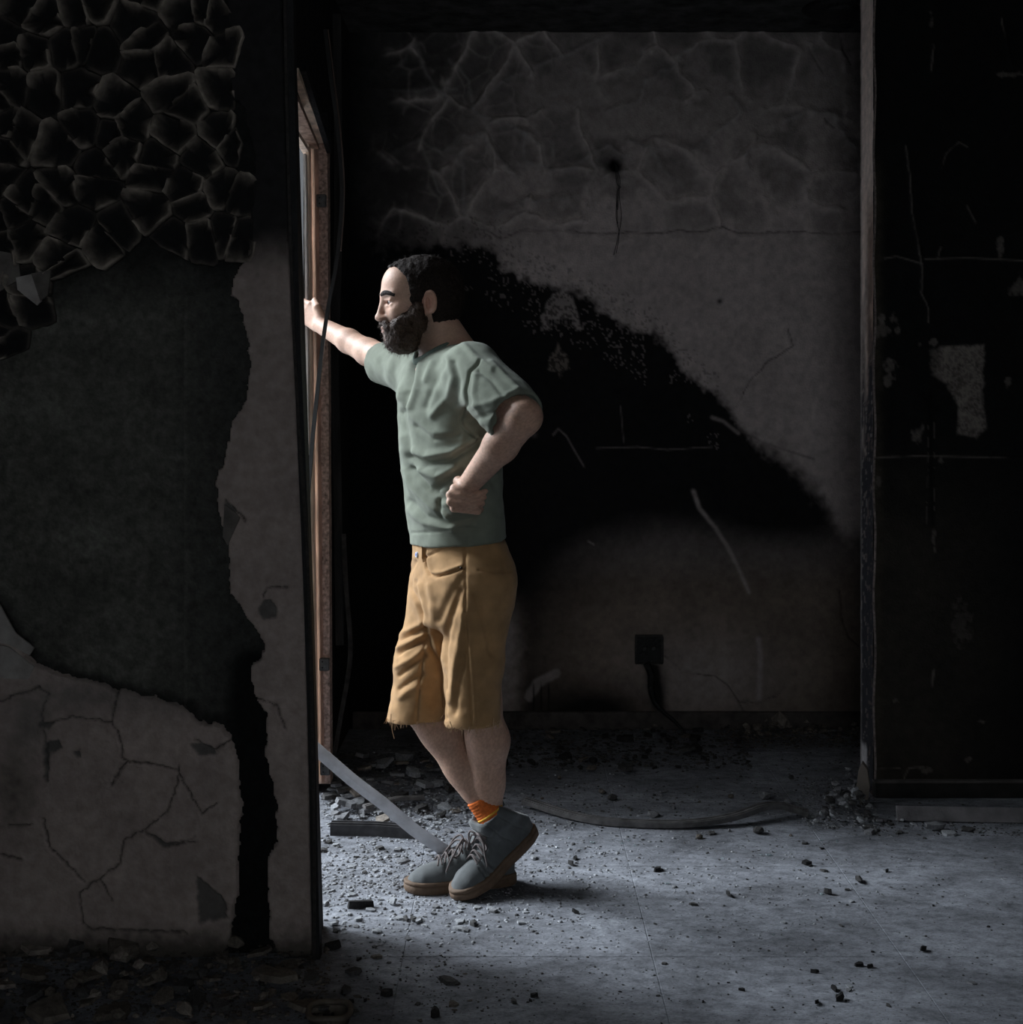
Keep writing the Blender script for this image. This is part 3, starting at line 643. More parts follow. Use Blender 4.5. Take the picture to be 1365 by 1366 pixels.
m_skin = mat('skin', vcol=True, rough=.52, nscale=160, namp=.10, bump=.12, bscale=420, spec=.4, sss=.12)
m_shirt = mat('washed green cotton', (.205, .226, .180), .93, nscale=26, namp=.16, bump=.15, bscale=900, spec=.1, sheen=.1)
m_shorts = mat('tan twill', (.42, .252, .122), .9, nscale=22, namp=.22, bump=.18, bscale=800, spec=.12, sheen=.1)
m_hair = mat('dark brown hair', (.022, .015, .012), .75, nscale=200, namp=.6, bump=.5, bscale=260, spec=.2)
m_beard = mat('brown beard', (.062, .036, .024), .6, nscale=200, namp=.6, bump=.5, bscale=260, spec=.35)
m_sock = mat('orange knit', (.72, .17, .035), .9, nscale=90, namp=.25, bump=.4, bscale=300)
m_suede = mat('blue grey suede', (.105, .113, .115), .9, nscale=30, namp=.25, bump=.2, bscale=500, sheen=.2)
m_sole = mat('brown rubber sole', (.135, .088, .058), .7, nscale=40, namp=.3, bump=.2, bscale=120)
m_lace = mat('grey brown lace', (.135, .115, .112), .9, nscale=120, namp=.3)

BD = 3.56
F25 = math.radians(27); Fv = np.array((-math.cos(F25), -math.sin(F25), 0)); Lv = np.array((math.sin(F25), -math.cos(F25), 0)); Uv = np.array((0, 0, 1.))
man = empty('person', tuple(PF(615, 1186)))
tag(man, 'bearded man in green t-shirt and cut-off tan shorts leaning in the doorway', 'person')

def shoe_place(A, loc, yaw, bend, pitch, shear):
    A = np.array(A, float); A[:, 0] += np.maximum(A[:, 2] - .06, 0) * shear * np.clip((.16 - A[:, 0]) / .06, 0, 1)
    if bend:                                  # heel lifts about the ball of the foot
        xb = .195; t = np.clip((xb + .035 - A[:, 0]) / .07, 0, 1); ang = bend * t * t * (3 - 2 * t)
        px_, pz_ = A[:, 0] - xb, A[:, 2] - .004; ca, sa = np.cos(ang), np.sin(ang)
        A[:, 0], A[:, 2] = xb + px_ * ca + pz_ * sa, .004 - px_ * sa + pz_ * ca
    if pitch:
        ca, sa = math.cos(pitch), math.sin(pitch); px_ = A[:, 0] - .275; A[:, 0], A[:, 2] = .275 + px_ * ca + A[:, 2] * sa, -px_ * sa + A[:, 2] * ca
        A[:, 2] += .025 * sa * 0.6
    fx = np.array((-math.cos(yaw), -math.sin(yaw), 0)); ly_ = np.array((math.sin(yaw), -math.cos(yaw), 0))
    return np.asarray(loc) + (A[:, :1] - .27) * fx + A[:, 1:2] * ly_ + A[:, 2:3] * Uv
SHOE_L = (PF(554, 1187), math.radians(12), 0, 0, .12)
SHOE_R = (PF(617, 1197), math.radians(37), math.radians(12), math.radians(17), .58)

# joints
NB = P(591, 462, BD + .01)
RS, RE, RW, RH = P(551, 492, 3.78), P(492, 470, 4.00), P(428, 434, 4.21), P(408, 414, 4.27)
LS, LE, LW = P(630, 496, 3.385), P(699, 556, 3.165), P(624, 648, 3.34)
LHp, LK, LA = P(643, 760, 3.48), P(641, 938, 3.51), P(650, 1108, 3.60)
RHp, RK, RA = P(604, 760, 3.64), P(556, 932, 3.60), P(647, 1094, 3.525)
LA = shoe_place([(.042, 0, .135)], *SHOE_L)[0]; RA = shoe_place([(.042, 0, .135)], *SHOE_R)[0]
LF = shoe_place([(.075, 0, .07)], *SHOE_L)[0]; RF = shoe_place([(.075, 0, .07)], *SHOE_R)[0]
HC = P(561, 404, BD + .01)
hy = math.radians(13); HF = np.array((-math.cos(hy), -math.sin(hy), 0)); HL = np.array((math.sin(hy), -math.cos(hy), 0))
pt = math.radians(-1.5); HU = Uv * math.cos(pt) + HF * math.sin(pt) * -1; HFp = HF * math.cos(pt) + Uv * math.sin(pt)
HS = 1.03
def H(f, l, u): return HC + (HFp * f + HL * l + HU * u) * HS
HFR = np.stack([HFp, HL, HU])

# ---- body: one continuous surface
def build_body():
    xs = np.concatenate([rng(-.78, -.20, .0034), rng(-.20, .10, .0045)])
    ys = np.concatenate([rng(3.02, 3.27, .0045), rng(3.27, 3.40, .0030), rng(3.40, 3.70, .0034), rng(3.70, 4.36, .0042)])
    zs = np.concatenate([rng(.03, 1.04, .0055), rng(1.04, 1.17, .0029), rng(1.17, 1.36, .0045), rng(1.36, 1.80, .0031)])
    B = Field(xs, ys, zs)
    secs = []
    for py, cx, a, b in ((745, 614, .155, .10), (700, 607, .145, .095), (640, 603, .145, .095), (580, 602, .16, .105), (530, 600, .165, .105), (490, 597, .14, .09)):
        p = P(cx, py, BD); secs.append((p[2], p[0], p[1], a, b))
    B.loft(secs, Fv, Lv, .03)
    # legs (each leg its own smooth form, so that the two stay apart where they cross)
    for hp, kn, an, ft in ((LHp, LK, LA, LF), (RHp, RK, RA, RF)):
        e = an - kn; bk = np.array((.96, .26, 0)) - (e / np.linalg.norm(e)) * ((np.array((.96, .26, 0)) @ e) / np.linalg.norm(e))
        c_ = [(hp, kn, .082, .054), (kn, kn + e * .28 + bk * .014, .052, .054), (kn + e * .28 + bk * .014, kn + e * .60 + bk * .006, .054, .041), (kn + e * .58, an, .040, .030), (kn + e * .05 - bk * .012, kn + e * .75 - bk * .006, .034, .026), (an, ft, .030, .024)]
        def fn(x, y, z, c_=c_):
            d = None
            for p, q, r1, r2 in c_:
                g = q - p; L = float(g @ g); t = np.clip(((x - p[0]) * g[0] + (y - p[1]) * g[1] + (z - p[2]) * g[2]) / L, 0, 1)
                v = np.sqrt((x - p[0] - t * g[0]) ** 2 + (y - p[1] - t * g[1]) ** 2 + (z - p[2] - t * g[2]) ** 2) - (r1 + (r2 - r1) * t); d = v if d is None else smin(d, v, .03)
            return d
        P_ = np.array([v for c in c_ for v in c[:2]]); B.op(fn, P_.min(0) - .09, P_.max(0) + .09, .005, 'add', .02)
    # neck and shoulders
    B.cap(NB + np.array((.015, 0, -.05)), H(-.035, 0, -.07), .062, .058, .03)
    B.cap(H(-.05, 0, -.05), NB + np.array((.045, 0, -.03)), .045, .06, .03)
    B.cap(LS, RS, .058, .058, .04)
    # arms
    B.cap(LS, LE, .052, .043, .02); B.cap(LE, LE * .6 + LW * .4, .044, .043, .02); B.cap(LE * .6 + LW * .4, LW, .043, .028, .02)
    B.cap(RS, RE, .050, .041, .02); B.cap(RE, RE * .6 + RW * .4, .041, .037, .02); B.cap(RE * .6 + RW * .4, RW, .037, .027, .02)
    # left hand, folded on the hip: back of the hand forward, fingers bent backwards
    K = [P(606, 651, 3.330), P(600.5, 660, 3.318), P(601, 669.5, 3.312), P(606, 678, 3.314)]
    for i, kk in enumerate(K):
        B.cap(LW + (kk - LW) * .25, kk - (kk - LW) * .12, .016, .0105, .010); B.ell(kk, (.0108, .0108, .0105), None, .006, m=.02)
        t1 = kk + np.array((.024, -.004, -.003)); t2 = P(632 + 2 * i, 662 + 6.8 * i, 3.318 - .004 * i); t3 = P(648 - 2 * i, 655 + 8.2 * i, 3.330 - .002 * i)
        B.cap(kk, t1, .0098, .0092, .003, m=.02); B.cap(t1, t2, .0092, .0086, .002, m=.02); B.cap(t2, t3, .0086, .0074, .002, m=.02)
    B.cap(LW + np.array((-.005, .005, .0)), P(612, 642, 3.37), .017, .013, .01); B.cap(P(612, 642, 3.37), P(622, 638, 3.40), .013, .010, .008)
    # right hand, closed round the door frame
    d = (RH - RW) / np.linalg.norm(RH - RW); side = np.cross(d, Uv); side /= np.linalg.norm(side)
    up = np.cross(side, d)
    for i in range(4):
        o_ = up * (.030 - .020 * i)
        k0 = RW + d * .02 + o_ * .6; k1 = RW + d * (.088 - .004 * abs(i - 1.2)) + o_ * 1.0 + np.array((0, -.004, 0))
        B.cap(k0, k1, .016, .0125, .012)
        k2 = k1 + d * .022 + np.array((-.012, .012, 0)); k3 = k2 + np.array((-.012, .026, -.004)); k4 = k3 + np.array((.010, .018, 0))
        B.cap(k1, k2, .0118, .0105, .005, m=.02); B.cap(k2, k3, .0105, .0095, .004, m=.02); B.cap(k3, k4, .0095, .0085, .004, m=.02)
    B.cap(RW + up * .02, RW + d * .045 + up * .042 + np.array((.0, -.01, 0)), .016, .013, .01); B.cap(RW + d * .045 + up * .042 + np.array((0, -.01, 0)), RW + d * .082 + up * .050 + np.array((.004, .006, 0)), .012, .009, .006)
    # ---- head
    hs = HS
    B.ell(H(-.010, 0, .034), np.array((.101, .077, .088)) * hs, HFR, .02)
    B.ell(H(.038, 0, -.010), np.array((.062, .060, .100)) * hs, HFR, .03)
    B.ell(H(.054, 0, .052), np.array((.044, .056, .048)) * hs, HFR, .03)
    B.ell(H(.035, 0, -.080), np.array((.058, .052, .040)) * hs, HFR, .025)
    B.ell(H(.080, 0, -.098), np.array((.020, .024, .020)) * hs, HFR, .02)
    for s_ in (-1, 1):
        B.ell(H(.062, .042 * s_, -.022), np.array((.024, .018, .016)) * hs, HFR, .02)              # cheekbone
        B.cap(H(.094, .010 * s_, .024), H(.078, .046 * s_, .020), .0105 * hs, .009 * hs, .014)       # brow ridge
        B.ell(H(.101, .031 * s_, -.001), np.array((.018, .017, .0125)) * hs, HFR, .012, 'sub')        # eye socket
        B.cap(H(.0955, .018 * s_, .0075), H(.0865, .044 * s_, .0055), .0045 * hs, .0045 * hs, .005, m=.02) # upper lid
        B.cap(H(.0935, .018 * s_, -.0085), H(.0855, .044 * s_, -.0075), .0045 * hs, .004 * hs, .006, m=.02) # lower lid
        B.ell(H(.101, .0115 * s_, -.043), np.array((.014, .0085, .0085)) * hs, HFR, .010)            # nostril wing
        # ear
        ear = np.stack([HFp * .95 - HL * .3 * s_, HL * s_ * .95 + HFp * .3, HU]); ear = ear / np.linalg.norm(ear, axis=1)[:, None]
        ec = H(-.010, .081 * s_, -.008)
        B.ell(ec, np.array((.0155, .010, .029)) * hs, ear, .008)
        B.ell(ec + HL * s_ * .010 + HFp * .003, np.array((.0092, .011, .019)) * hs, ear, .002, 'sub'); B.cap(ec + HL * s_ * .006 + HU * .016 - HFp * .001, ec + HL * s_ * .007 - HU * .010 - HFp * .005, .0030, .0030, .003, m=.02)
        pts = [H(-.010 + .0145 * math.sin(a) - .002, (.085 + .006 * (math.sin(a) < 0)) * s_, -.005 + .028 * math.cos(a)) for a in np.linspace(.9, -3.0, 12)]
        for q0, q1 in zip(pts[:-1], pts[1:]): B.cap(q0, q1, .0042 * hs, .0042 * hs, .004, m=.02)
        B.ell(H(-.005, .083 * s_, -.033), np.array((.008, .006, .009)) * hs, HFR, .006)               # lobe
    B.cap(H(.098, 0, .018), H(.1135, 0, -.034), .0070 * hs, .0080 * hs, .014)                          # nose bridge
    B.ell(H(.1125, 0, -.0395), np.array((.0120, .0105, .0090)) * hs, HFR, .008)
    B.ell(H(.098, 0, -.066), np.array((.012, .020, .007)) * hs, HFR, .008)                           # upper lip
    B.ell(H(.096, 0, -.078), np.array((.012, .017, .007)) * hs, HFR, .006)                           # lower lip
    B.cap(H(.112, -.018, -.072), H(.112, .018, -.072), .0016, .0016, .004, 'sub', m=.02)
    V, Q = B.extract(); V = relax(V, Q, 1, .35)
    rel = (V - HC) / HS; f = rel @ HFp; l = rel @ HL; u = rel @ HU
    n = vn3(V[:, 0] * 60, V[:, 1] * 60, V[:, 2] * 60, 5)
    col = np.ones((len(V), 3)) * np.array((.60, .375, .275)) * (.93 + .14 * n)[:, None]
    hd = V[:, 2] > 1.40
    t = np.exp(-(np.hypot((f - .100) / .02, (u + .072) / .010)) ** 2) * np.exp(-(l / .022) ** 2) * hd; col = mix(col, np.array((.42, .17, .13)), np.clip(t, 0, 1) * .8)
    t = np.exp(-(np.hypot((f + .010) / .018, (u + .006) / .032)) ** 2) * (np.abs(l) > .07) * hd; col = mix(col, np.array((.55, .26, .19)), t * .7)
    t = sst(-.028, -.05, u) * sst(-.05, .0, f) * hd * sst(.118, .100, f) * (np.abs(V[:, 0] - HC[0]) < .14) * (u > -.15); col = mix(col, np.array((.12, .075, .055)), np.clip(t, 0, 1) * .75)
    legs = V[:, 2] < .55                                                                               # hairy shins
    hn = vn3(V[:, 0] * 420, V[:, 1] * 420, V[:, 2] * 150, 15); col = np.where(legs[:, None], col * (.78 + .18 * sst(.35, .65, hn))[:, None], col)
    arm = (~legs) & (~hd) ; hn = vn3(V[:, 0] * 260, V[:, 1] * 90, V[:, 2] * 260, 25); col = np.where(arm[:, None], col * (.80 + .18 * sst(.3, .6, hn))[:, None], col)
    me = mesh('body', V, Q, col); return link('body', me, m_skin, man, True)
body = build_body()

# ---- eyes
for s_ in (-1, 1):
    c = H(.0815, .0315 * s_, -.001)
    bm = bmesh.new(); bmesh.ops.create_uvsphere(bm, u_segments=20, v_segments=14, radius=.0122 * HS); me = bpy.data.meshes.new('eye'); bm.to_mesh(me); bm.free()
    me.transform(Matrix.Translation(Vector(c))); e = link('eye', me, mat('eye white', (.62, .58, .55), .25, spec=.5), man, True)
    bm = bmesh.new(); bmesh.ops.create_circle(bm, cap_ends=True, segments=20, radius=.0057 * HS); me = bpy.data.meshes.new('iris'); bm.to_mesh(me); bm.free()
    q = Vector(HFp).to_track_quat('Z', 'Y'); me.transform(Matrix.Translation(Vector(c + HFp * .0125 * HS)) @ q.to_matrix().to_4x4()); link('iris', me, mat('dark iris', (.02, .012, .008), .2, spec=.6), e)

# ---- hair, beard, brows: a shaped mass plus single strands
def strands(base, nrm, n, ln, rad, down, rnd, spread):
    V = []; Fc = []
    for i in rnd.choice(len(base), n):
        b = base[i] - nrm[i] * .002; d = nrm[i] + down * rnd.uniform(.4, 1.2) + rnd.normal(0, spread, 3); d /= np.linalg.norm(d); L = ln * rnd.uniform(.5, 1.2)
        s = np.cross(d, rnd.normal(0, 1, 3)); s /= np.linalg.norm(s) + 1e-9; m = b + d * L * .5 + rnd.normal(0, .0008, 3); d2 = d + down * .5; e = m + d2 / np.linalg.norm(d2) * L * .5
        k = len(V); V += [b - s * rad, b + s * rad, m + s * rad * .7, m - s * rad * .7, e]; Fc += [(k, k + 1, k + 2, k + 3), (k + 3, k + 2, k + 4)]
    return V, Fc
def hair_obj(name, V, Q, N, sel, n, ln, rad, down, m, seed, spread=.35):
    rnd = np.random.default_rng(seed); S, Fc = strands(V[sel], N[sel], n, ln, rad, down, rnd, spread)
    k = len(V); allV = [tuple(v) for v in V] + [tuple(v) for v in S]
    F2 = [tuple(q) for q in Q.tolist()] + [tuple(i + k for i in f) for f in Fc]
    return link(name, mesh(name, allV, F2), m, man, True)
def head_field(h=.0030):
    return Field(rng(HC[0] - .17, HC[0] + .17, h), rng(HC[1] - .15, HC[1] + .15, h), rng(HC[2] - .19, HC[2] + .16, h))
def loc3(x, y, z):
    dx, dy, dz = (x - HC[0]) / HS, (y - HC[1]) / HS, (z - HC[2]) / HS
    return dx * HFp[0] + dy * HFp[1] + dz * HFp[2], dx * HL[0] + dy * HL[1] + dz * HL[2], dx * HU[0] + dy * HU[1] + dz * HU[2]
Hf = head_field()
Hf.ell(H(-.012, 0, .034), np.array((.109, .084, .0965)) * HS, HFR, .02); Hf.ell(H(.054, 0, .054), np.array((.047, .058, .051)) * HS, HFR, .03); Hf.ell(H(-.045, 0, -.02), np.array((.062, .066, .07)) * HS, HFR, .03)
def hcut(x, y, z):
    f, l, u = loc3(x, y, z)
    g = np.interp(u.ravel(), [-.10, -.04, -.01, .03, .05, .07, .09, .105, .125, .15], [-.02, .036, .042, .040, .042, .052, .066, .080, .092, .10]).reshape(u.shape)
    g = g + .012 * np.clip(1 - (l / .03) ** 2, 0, 1) * (u > .08)
    low = np.interp(f.ravel(), [-.12, -.03, -.018, .02, .05], [-.088, -.082, -.02, -.055, -.06]).reshape(f.shape)
    d = np.maximum(f - g, low - u)
    er = np.sqrt(((f + .011) / .019) ** 2 + ((u + .009) / .033) ** 2) - 1; d = np.maximum(d, np.where(np.abs(l) > .06, -er * .02, -1))
    return d * HS
sl, x, y, z = Hf._sl(HC - .3, HC + .3, .1); Hf.D = smax(Hf.D, hcut(x, y, z).astype(np.float32), .004)
Hf.D = Hf.D + (.006 * (vn3(x * 90, y * 90, z * 60, 3) - .5) + .004 * (vn3(x * 210, y * 210, z * 150, 4) - .5)).astype(np.float32)
V, Q = Hf.extract(); N = vnormals(V, Q); hair_obj('hair', V, Q, N, N[:, 2] > -2, 2600, .014, .00045, np.array((.35, .0, -.15)), m_hair, 1, .5)
Bf = head_field()
Bf.ell(H(.040, 0, -.090), np.array((.058, .060, .045)) * HS, HFR, .02); Bf.ell(H(.064, 0, -.103), np.array((.035, .040, .031)) * HS, HFR, .02)
Bf.ell(H(.012, 0, -.055), np.array((.040, .070, .038)) * HS, HFR, .02); Bf.cap(H(.097, -.022, -.061), H(.104, 0, -.056), .0075, .0075, .01); Bf.cap(H(.104, 0, -.056), H(.097, .022, -.061), .0075, .0075, .01)
for s_ in (-1, 1): Bf.cap(H(.026, .062 * s_, -.030), H(.072, .047 * s_, -.064), .019, .019, .014); Bf.cap(H(.097, .022 * s_, -.061), H(.086, .034 * s_, -.085), .010, .012, .012); Bf.cap(H(.016, .068 * s_, -.01), H(.016, .064 * s_, -.05), .012, .014, .014)
def bcut(x, y, z):
    f, l, u = loc3(x, y, z)
    top = np.interp(f.ravel(), [-.02, .0, .022, .032, .045, .06, .075, .09, .13], [-.02, .02, .018, -.004, -.022, -.034, -.042, -.046, -.044]).reshape(f.shape)
    d = np.maximum(u - top, -.012 - f + np.maximum(0, -.06 - u) * .4)
    mo = np.sqrt(((f - .106) / .026) ** 2 + ((u + .075) / .0100) ** 2 + (l / .026) ** 2) - 1
    return np.maximum(d, -mo * .01) * HS
sl, x, y, z = Bf._sl(HC - .3, HC + .3, .1); Bf.D = smax(Bf.D, bcut(x, y, z).astype(np.float32), .008)
Bf.D = Bf.D + (.008 * (vn3(x * 80, y * 80, z * 50, 3) - .5) + .005 * (vn3(x * 200, y * 200, z * 110, 4) - .5)).astype(np.float32)
V, Q = Bf.extract(); N = vnormals(V, Q); hair_obj('beard', V, Q, N, N[:, 2] > -2, 3200, .015, .00042, np.array((-.1, 0, -.9)), m_beard, 2, .4)
for s_ in (-1, 1):
    pts = [H(.1065, .009 * s_, .0215), H(.1035, .021 * s_, .0240), H(.0975, .035 * s_, .0255), H(.0875, .048 * s_, .0220), H(.0760, .056 * s_, .0165)]
    sp = spline(pts, 5); me = sweep('eyebrow', sp, circ(.0050, 6, .0056), up=HU, scale=[.8 + .5 * math.sin(math.pi * (i + 2) / (len(sp) + 3)) for i in range(len(sp))]); link('eyebrow', me, m_hair, man, True)

# ---- T-shirt
hem_n = np.array((.0, 0, -1.0))
SHT = Field(rng(-.46, .10, .0038), rng(3.06, 4.0, .0042), rng(.92, 1.58, .0038))
secs = []
for py, cx, a, b in ((745, 613, .172, .125), (722, 611, .170, .122), (690, 607, .172, .122), (650, 603.5, .176, .123), (600, 601, .188, .127), (555, 600, .196, .130), (520, 600, .195, .126), (495, 600, .17, .108), (480, 600, .13, .085)):
    p = P(cx, py, BD); secs.append((p[2], p[0], p[1], a, b))
SHT.loft(secs, Fv, Lv, .03)
SHT.cap(LS + np.array((0, 0, -.014)), RS + np.array((0, 0, -.014)), .066, .066, .05)
SHT.cap(NB + np.array((.035, -.03, -.062)), LS + np.array((0, .02, -.002)), .066, .062, .04); SHT.cap(NB + np.array((.035, .03, -.062)), RS + np.array((0, -.02, -.002)), .066, .062, .04)
sl_end = P(684, 552, 3.215); SHT.cap(LS, sl_end, .077, .079, .03)
sr_end = P(512, 484, 3.92); SHT.cap(RS, sr_end, .073, .066, .03)
# sleeve mouths: cut square to the arm, hollowed round it
ld = (sl_end - LS) / np.linalg.norm(sl_end - LS); rd = (sr_end - RS) / np.linalg.norm(sr_end - RS)
def mouth(c, d, r, extra, bb):
    def fn(x, y, z):
        t = (x - c[0]) * d[0] + (y - c[1]) * d[1] + (z - c[2]) * d[2]
        rr = np.sqrt((x - c[0] - t * d[0]) ** 2 + (y - c[1] - t * d[1]) ** 2 + (z - c[2] - t * d[2]) ** 2)
        slab = np.maximum(-t, rr - r * 1.45); hole = np.maximum(-t - .028, rr - (r - .013)); return np.minimum(slab, hole)
    SHT.op(fn, c - .16, c + .16, .004, 'sub', .0)
mouth(sl_end + ld * .022, ld, .079, 0, 0); mouth(sr_end + rd * .010, rd, .066, 0, 0)
# neck opening
NC = P(581, 467, BD + .012); nax = Uv * .88 + Fv * .45
SHT.ell(NC + nax * .035, (.070, .074, .075), np.stack([Fv * .88 - Uv * .45, Lv, nax]), .006, 'sub')
SHT.plane(P(610, 722, BD) , np.array((.09, 0.0, -1.0)), .004)
c0 = P(611, 760, BD); SHT.ell(c0, (.118, .150, .075), np.stack([Fv, Lv, Uv]), .004, 'sub')
V, Q = SHT.extract(); V = relax(V, Q, 2, .5)
c1 = lambda L_: [(480 + a / 3.415, 320 + b / 3.415) for a, b in L_]
G, Rg = -.010, .009
FS = [(c1([(250,560),(232,650),(212,710),(205,790)]), 4.0, -.014), (c1([(215,540),(190,640),(180,720)]), 4, .008), (c1([(270,570),(262,660),(235,760)]), 4.5, .009),
      (c1([(548,555),(500,600),(480,690),(487,750),(460,820),(470,852),(555,922)]), 1.6, -.010), (c1([(430,560),(450,640),(440,740)]), 4, -.006), (c1([(400,540),(430,620),(400,720),(330,800)]), 5, .007),
      (c1([(190,790),(215,900),(235,985),(300,1022),(420,1000),(545,925)]), 4.2, -.015), (c1([(200,900),(225,960),(300,985),(420,965),(530,900)]), 6, .012), (c1([(190,700),(240,800),(330,880),(460,900)]), 6, .008), (c1([(260,850),(340,905),(450,890)]), 4, -.007),
      (c1([(205,1050),(260,1150),(330,1215),(400,1260)]), 4, .010), (c1([(240,1040),(310,1130),(390,1185)]), 3.4, -.011), (c1([(340,1140),(400,1090),(460,1050)]), 4.5, -.012), (c1([(280,1050),(350,1080),(430,1040)]), 5, .010),
      (c1([(230,1190),(300,1260),(400,1290),(520,1265)]), 4, -.009), (c1([(225,1230),(300,1290),(420,1320)]), 5, .008), (c1([(360,1190),(370,1260)]), 3, -.010), (c1([(390,1200),(430,1240),(480,1230)]), 4, .009),
      (c1([(545,600),(600,640),(660,720)]), 3, -.006), (c1([(520,760),(600,740),(720,690)]), 4.5, .007), (c1([(510,830),(570,800),(660,770)]), 4, -.006), (c1([(530,620),(520,700),(560,840)]), 4, .006), (c1([(600,560),(680,640),(760,720)]), 4, .006),
      (c1([(235,1335),(350,1330),(480,1310),(550,1320)]), 1.3, -.004), (c1([(565,905),(660,820),(760,735)]), 1.2, -.004), (c1([(470,470),(520,530),(600,590)]), 4, .006), (c1([(380,560),(330,680),(300,760)]), 5, -.006), (c1([(330,560),(300,640)]), 4, .006),
      (c1([(540,1000),(600,1080),(640,1170)]), 5, -.006), (c1([(200,960),(208,1060),(240,1180)]), 4, .006)]
V = crease(V, Q, FS)
N = vnormals(V, Q); x, y = to_px(V)
V = V + N * ((.005 * (vn3(V[:, 0] * 17 + V[:, 2] * 9, V[:, 1] * 12, V[:, 2] * 20 - V[:, 0] * 8, 8) - .5) +   .0025 * (vn3(V[:, 0] * 48 + V[:, 2] * 20, V[:, 1] * 40, V[:, 2] * 40, 9) - .5)))[:, None]
shirt = link('t_shirt', mesh('t_shirt', V, Q), m_shirt, man, True)
rel = V - NC; fa = rel @ Fv; la = rel @ Lv; an_ = np.arctan2(la / .074, fa / .070); ra_ = np.hypot(fa / .070, la / .074); cpts = []
for a in np.linspace(-math.pi, math.pi, 49)[:-1]:
    da = np.abs((an_ - a + math.pi) % (2 * math.pi) - math.pi); ok = np.where((da < .10) & (ra_ > .80) & (ra_ < 1.30) & (np.abs(V[:, 2] - NC[2]) < .09))[0]
    cpts.append(V[ok[np.argmax(V[ok, 2] - .02 * ra_[ok])]] if len(ok) else NC + Fv * .07 * math.cos(a) + Lv * .074 * math.sin(a))
cpts = np.array(cpts)
for _ in range(3): cpts = (np.roll(cpts, 1, 0) + 2 * cpts + np.roll(cpts, -1, 0)) / 4
cpts = [c + np.array((0, 0, -.001)) for c in cpts] + [cpts[0] + np.array((0, 0, -.001))]
link('collar', sweep('collar', cpts, circ(.0070, 8, .0110), up=(0, 0, 1), caps=False), mat('washed green rib', (.150, .195, .165), .95, nscale=300, namp=.25), shirt, True)

# ---- shorts
SRT = Field(rng(-.42, .06, .0038), rng(3.28, 3.82, .0042), rng(.44, 1.02, .0038))
secs = []
for py, cx, a, b in ((715, 613, .158, .116), (745, 615, .168, .122), (775, 614, .176, .128), (800, 612, .172, .122), (830, 610, .150, .105)):
    p = P(cx, py, BD); secs.append((p[2], p[0], p[1], a, b))
SRT.loft(secs, Fv, Lv, .03)
SRT.cap(P(640, 775, 3.47), P(631, 880, 3.465), .100, .080, .035); SRT.cap(P(631, 880, 3.465), P(630, 1000, 3.465), .080, .073, .03)
SRT.cap(P(600, 780, 3.63), P(570, 880, 3.60), .098, .088, .035); SRT.cap(P(570, 880, 3.60), P(554, 1000, 3.585), .088, .088, .03)
SRT.cap(P(654, 770, 3.60), P(650, 790, 3.55), .075, .07, .04)
HMP = P(630, 966, 3.47); HMN = np.array((.05, -.07, -1)); HMN = HMN / np.linalg.norm(HMN); SRT.plane(HMP, HMN, .003)
for a_, b_, r_ in ((P(631, 930, 3.465), P(630, 1000, 3.465), .062), (P(563, 930, 3.59), P(554, 1000, 3.585), .070)): SRT.cap(a_, b_, r_, r_, .003, 'sub')
SRT.plane(P(613, 715, BD), np.array((0.05, 0, 1)), .004)
V, Q = SRT.extract(); V = relax(V, Q, 2, .5)
c2 = lambda L_: [(480 + a / 4.408, 690 + b / 4.408) for a, b in L_]
FT = [(c2([(622,140),(618,330),(622,620),(640,850),(655,1050),(662,1215)]), 1.4, -.006), (c2([(640,620),(655,850),(668,1050),(674,1215)]), 2.2, .004), (c2([(385,240),(388,295),(410,335),(450,348),(520,330),(605,298)]), 1.5, -.010), (c2([(395,250),(425,325),(480,328),(600,285)]), 3, .004),
      (c2([(390,232),(480,185),(620,158)]), 1.3, -.006), (c2([(385,180),(378,250)]), 1.4, -.006), (c2([(325,258),(290,330),(300,420),(345,520),(385,640),(410,720)]), 2.4, -.010), (c2([(350,400),(380,520),(430,700),(480,880),(500,1150)]), 5, .008),
      (c2([(395,690),(375,800),(355,960),(335,1190)]), 1.5, -.006), (c2([(410,740),(470,860),(490,960),(505,1180)]), 2.6, -.016), (c2([(235,720),(300,690),(395,650)]), 3, -.008), (c2([(228,690),(300,660),(385,615)]), 4, .007), (c2([(222,800),(300,760),(400,712)]), 3, -.008), (c2([(225,770),(310,730),(395,680)]), 3.5, .007),
      (c2([(230,930),(300,880),(385,810)]), 3, -.008), (c2([(215,880),(300,835),(390,770)]), 4, .006), (c2([(230,1010),(290,970),(370,920)]), 3, -.007), (c2([(240,1060),(300,1010),(350,990)]), 4, .006), (c2([(500,1000),(492,800),(520,640),(590,430)]), 5, -.010), (c2([(540,1080),(560,860),(590,700),(615,560)]), 5, .007), (c2([(440,640),(430,520),(410,400)]), 5, .006), (c2([(470,600),(530,460),(600,360)]), 5, -.006),
      (c2([(560,1150),(575,980),(610,820)]), 4, -.006), (c2([(330,380),(350,470),(370,560)]), 3, -.006), (c2([(270,380),(250,520),(235,640)]), 5, .005), (c2([(680,460),(740,640),(770,800)]), 4, -.006), (c2([(700,310),(790,325),(890,318)]), 1.4, -.005)]
V = crease(V, Q, FT); N = vnormals(V, Q)
V = V + N * (.006 * (vn3(V[:, 0] * 16, V[:, 1] * 14, V[:, 2] * 22 + V[:, 0] * 10, 18) - .5) + .003 * (vn3(V[:, 0] * 45, V[:, 1] * 40, V[:, 2] * 50, 19) - .5))[:, None]
shorts = link('shorts', mesh('shorts', V, Q), m_shorts, man, True)
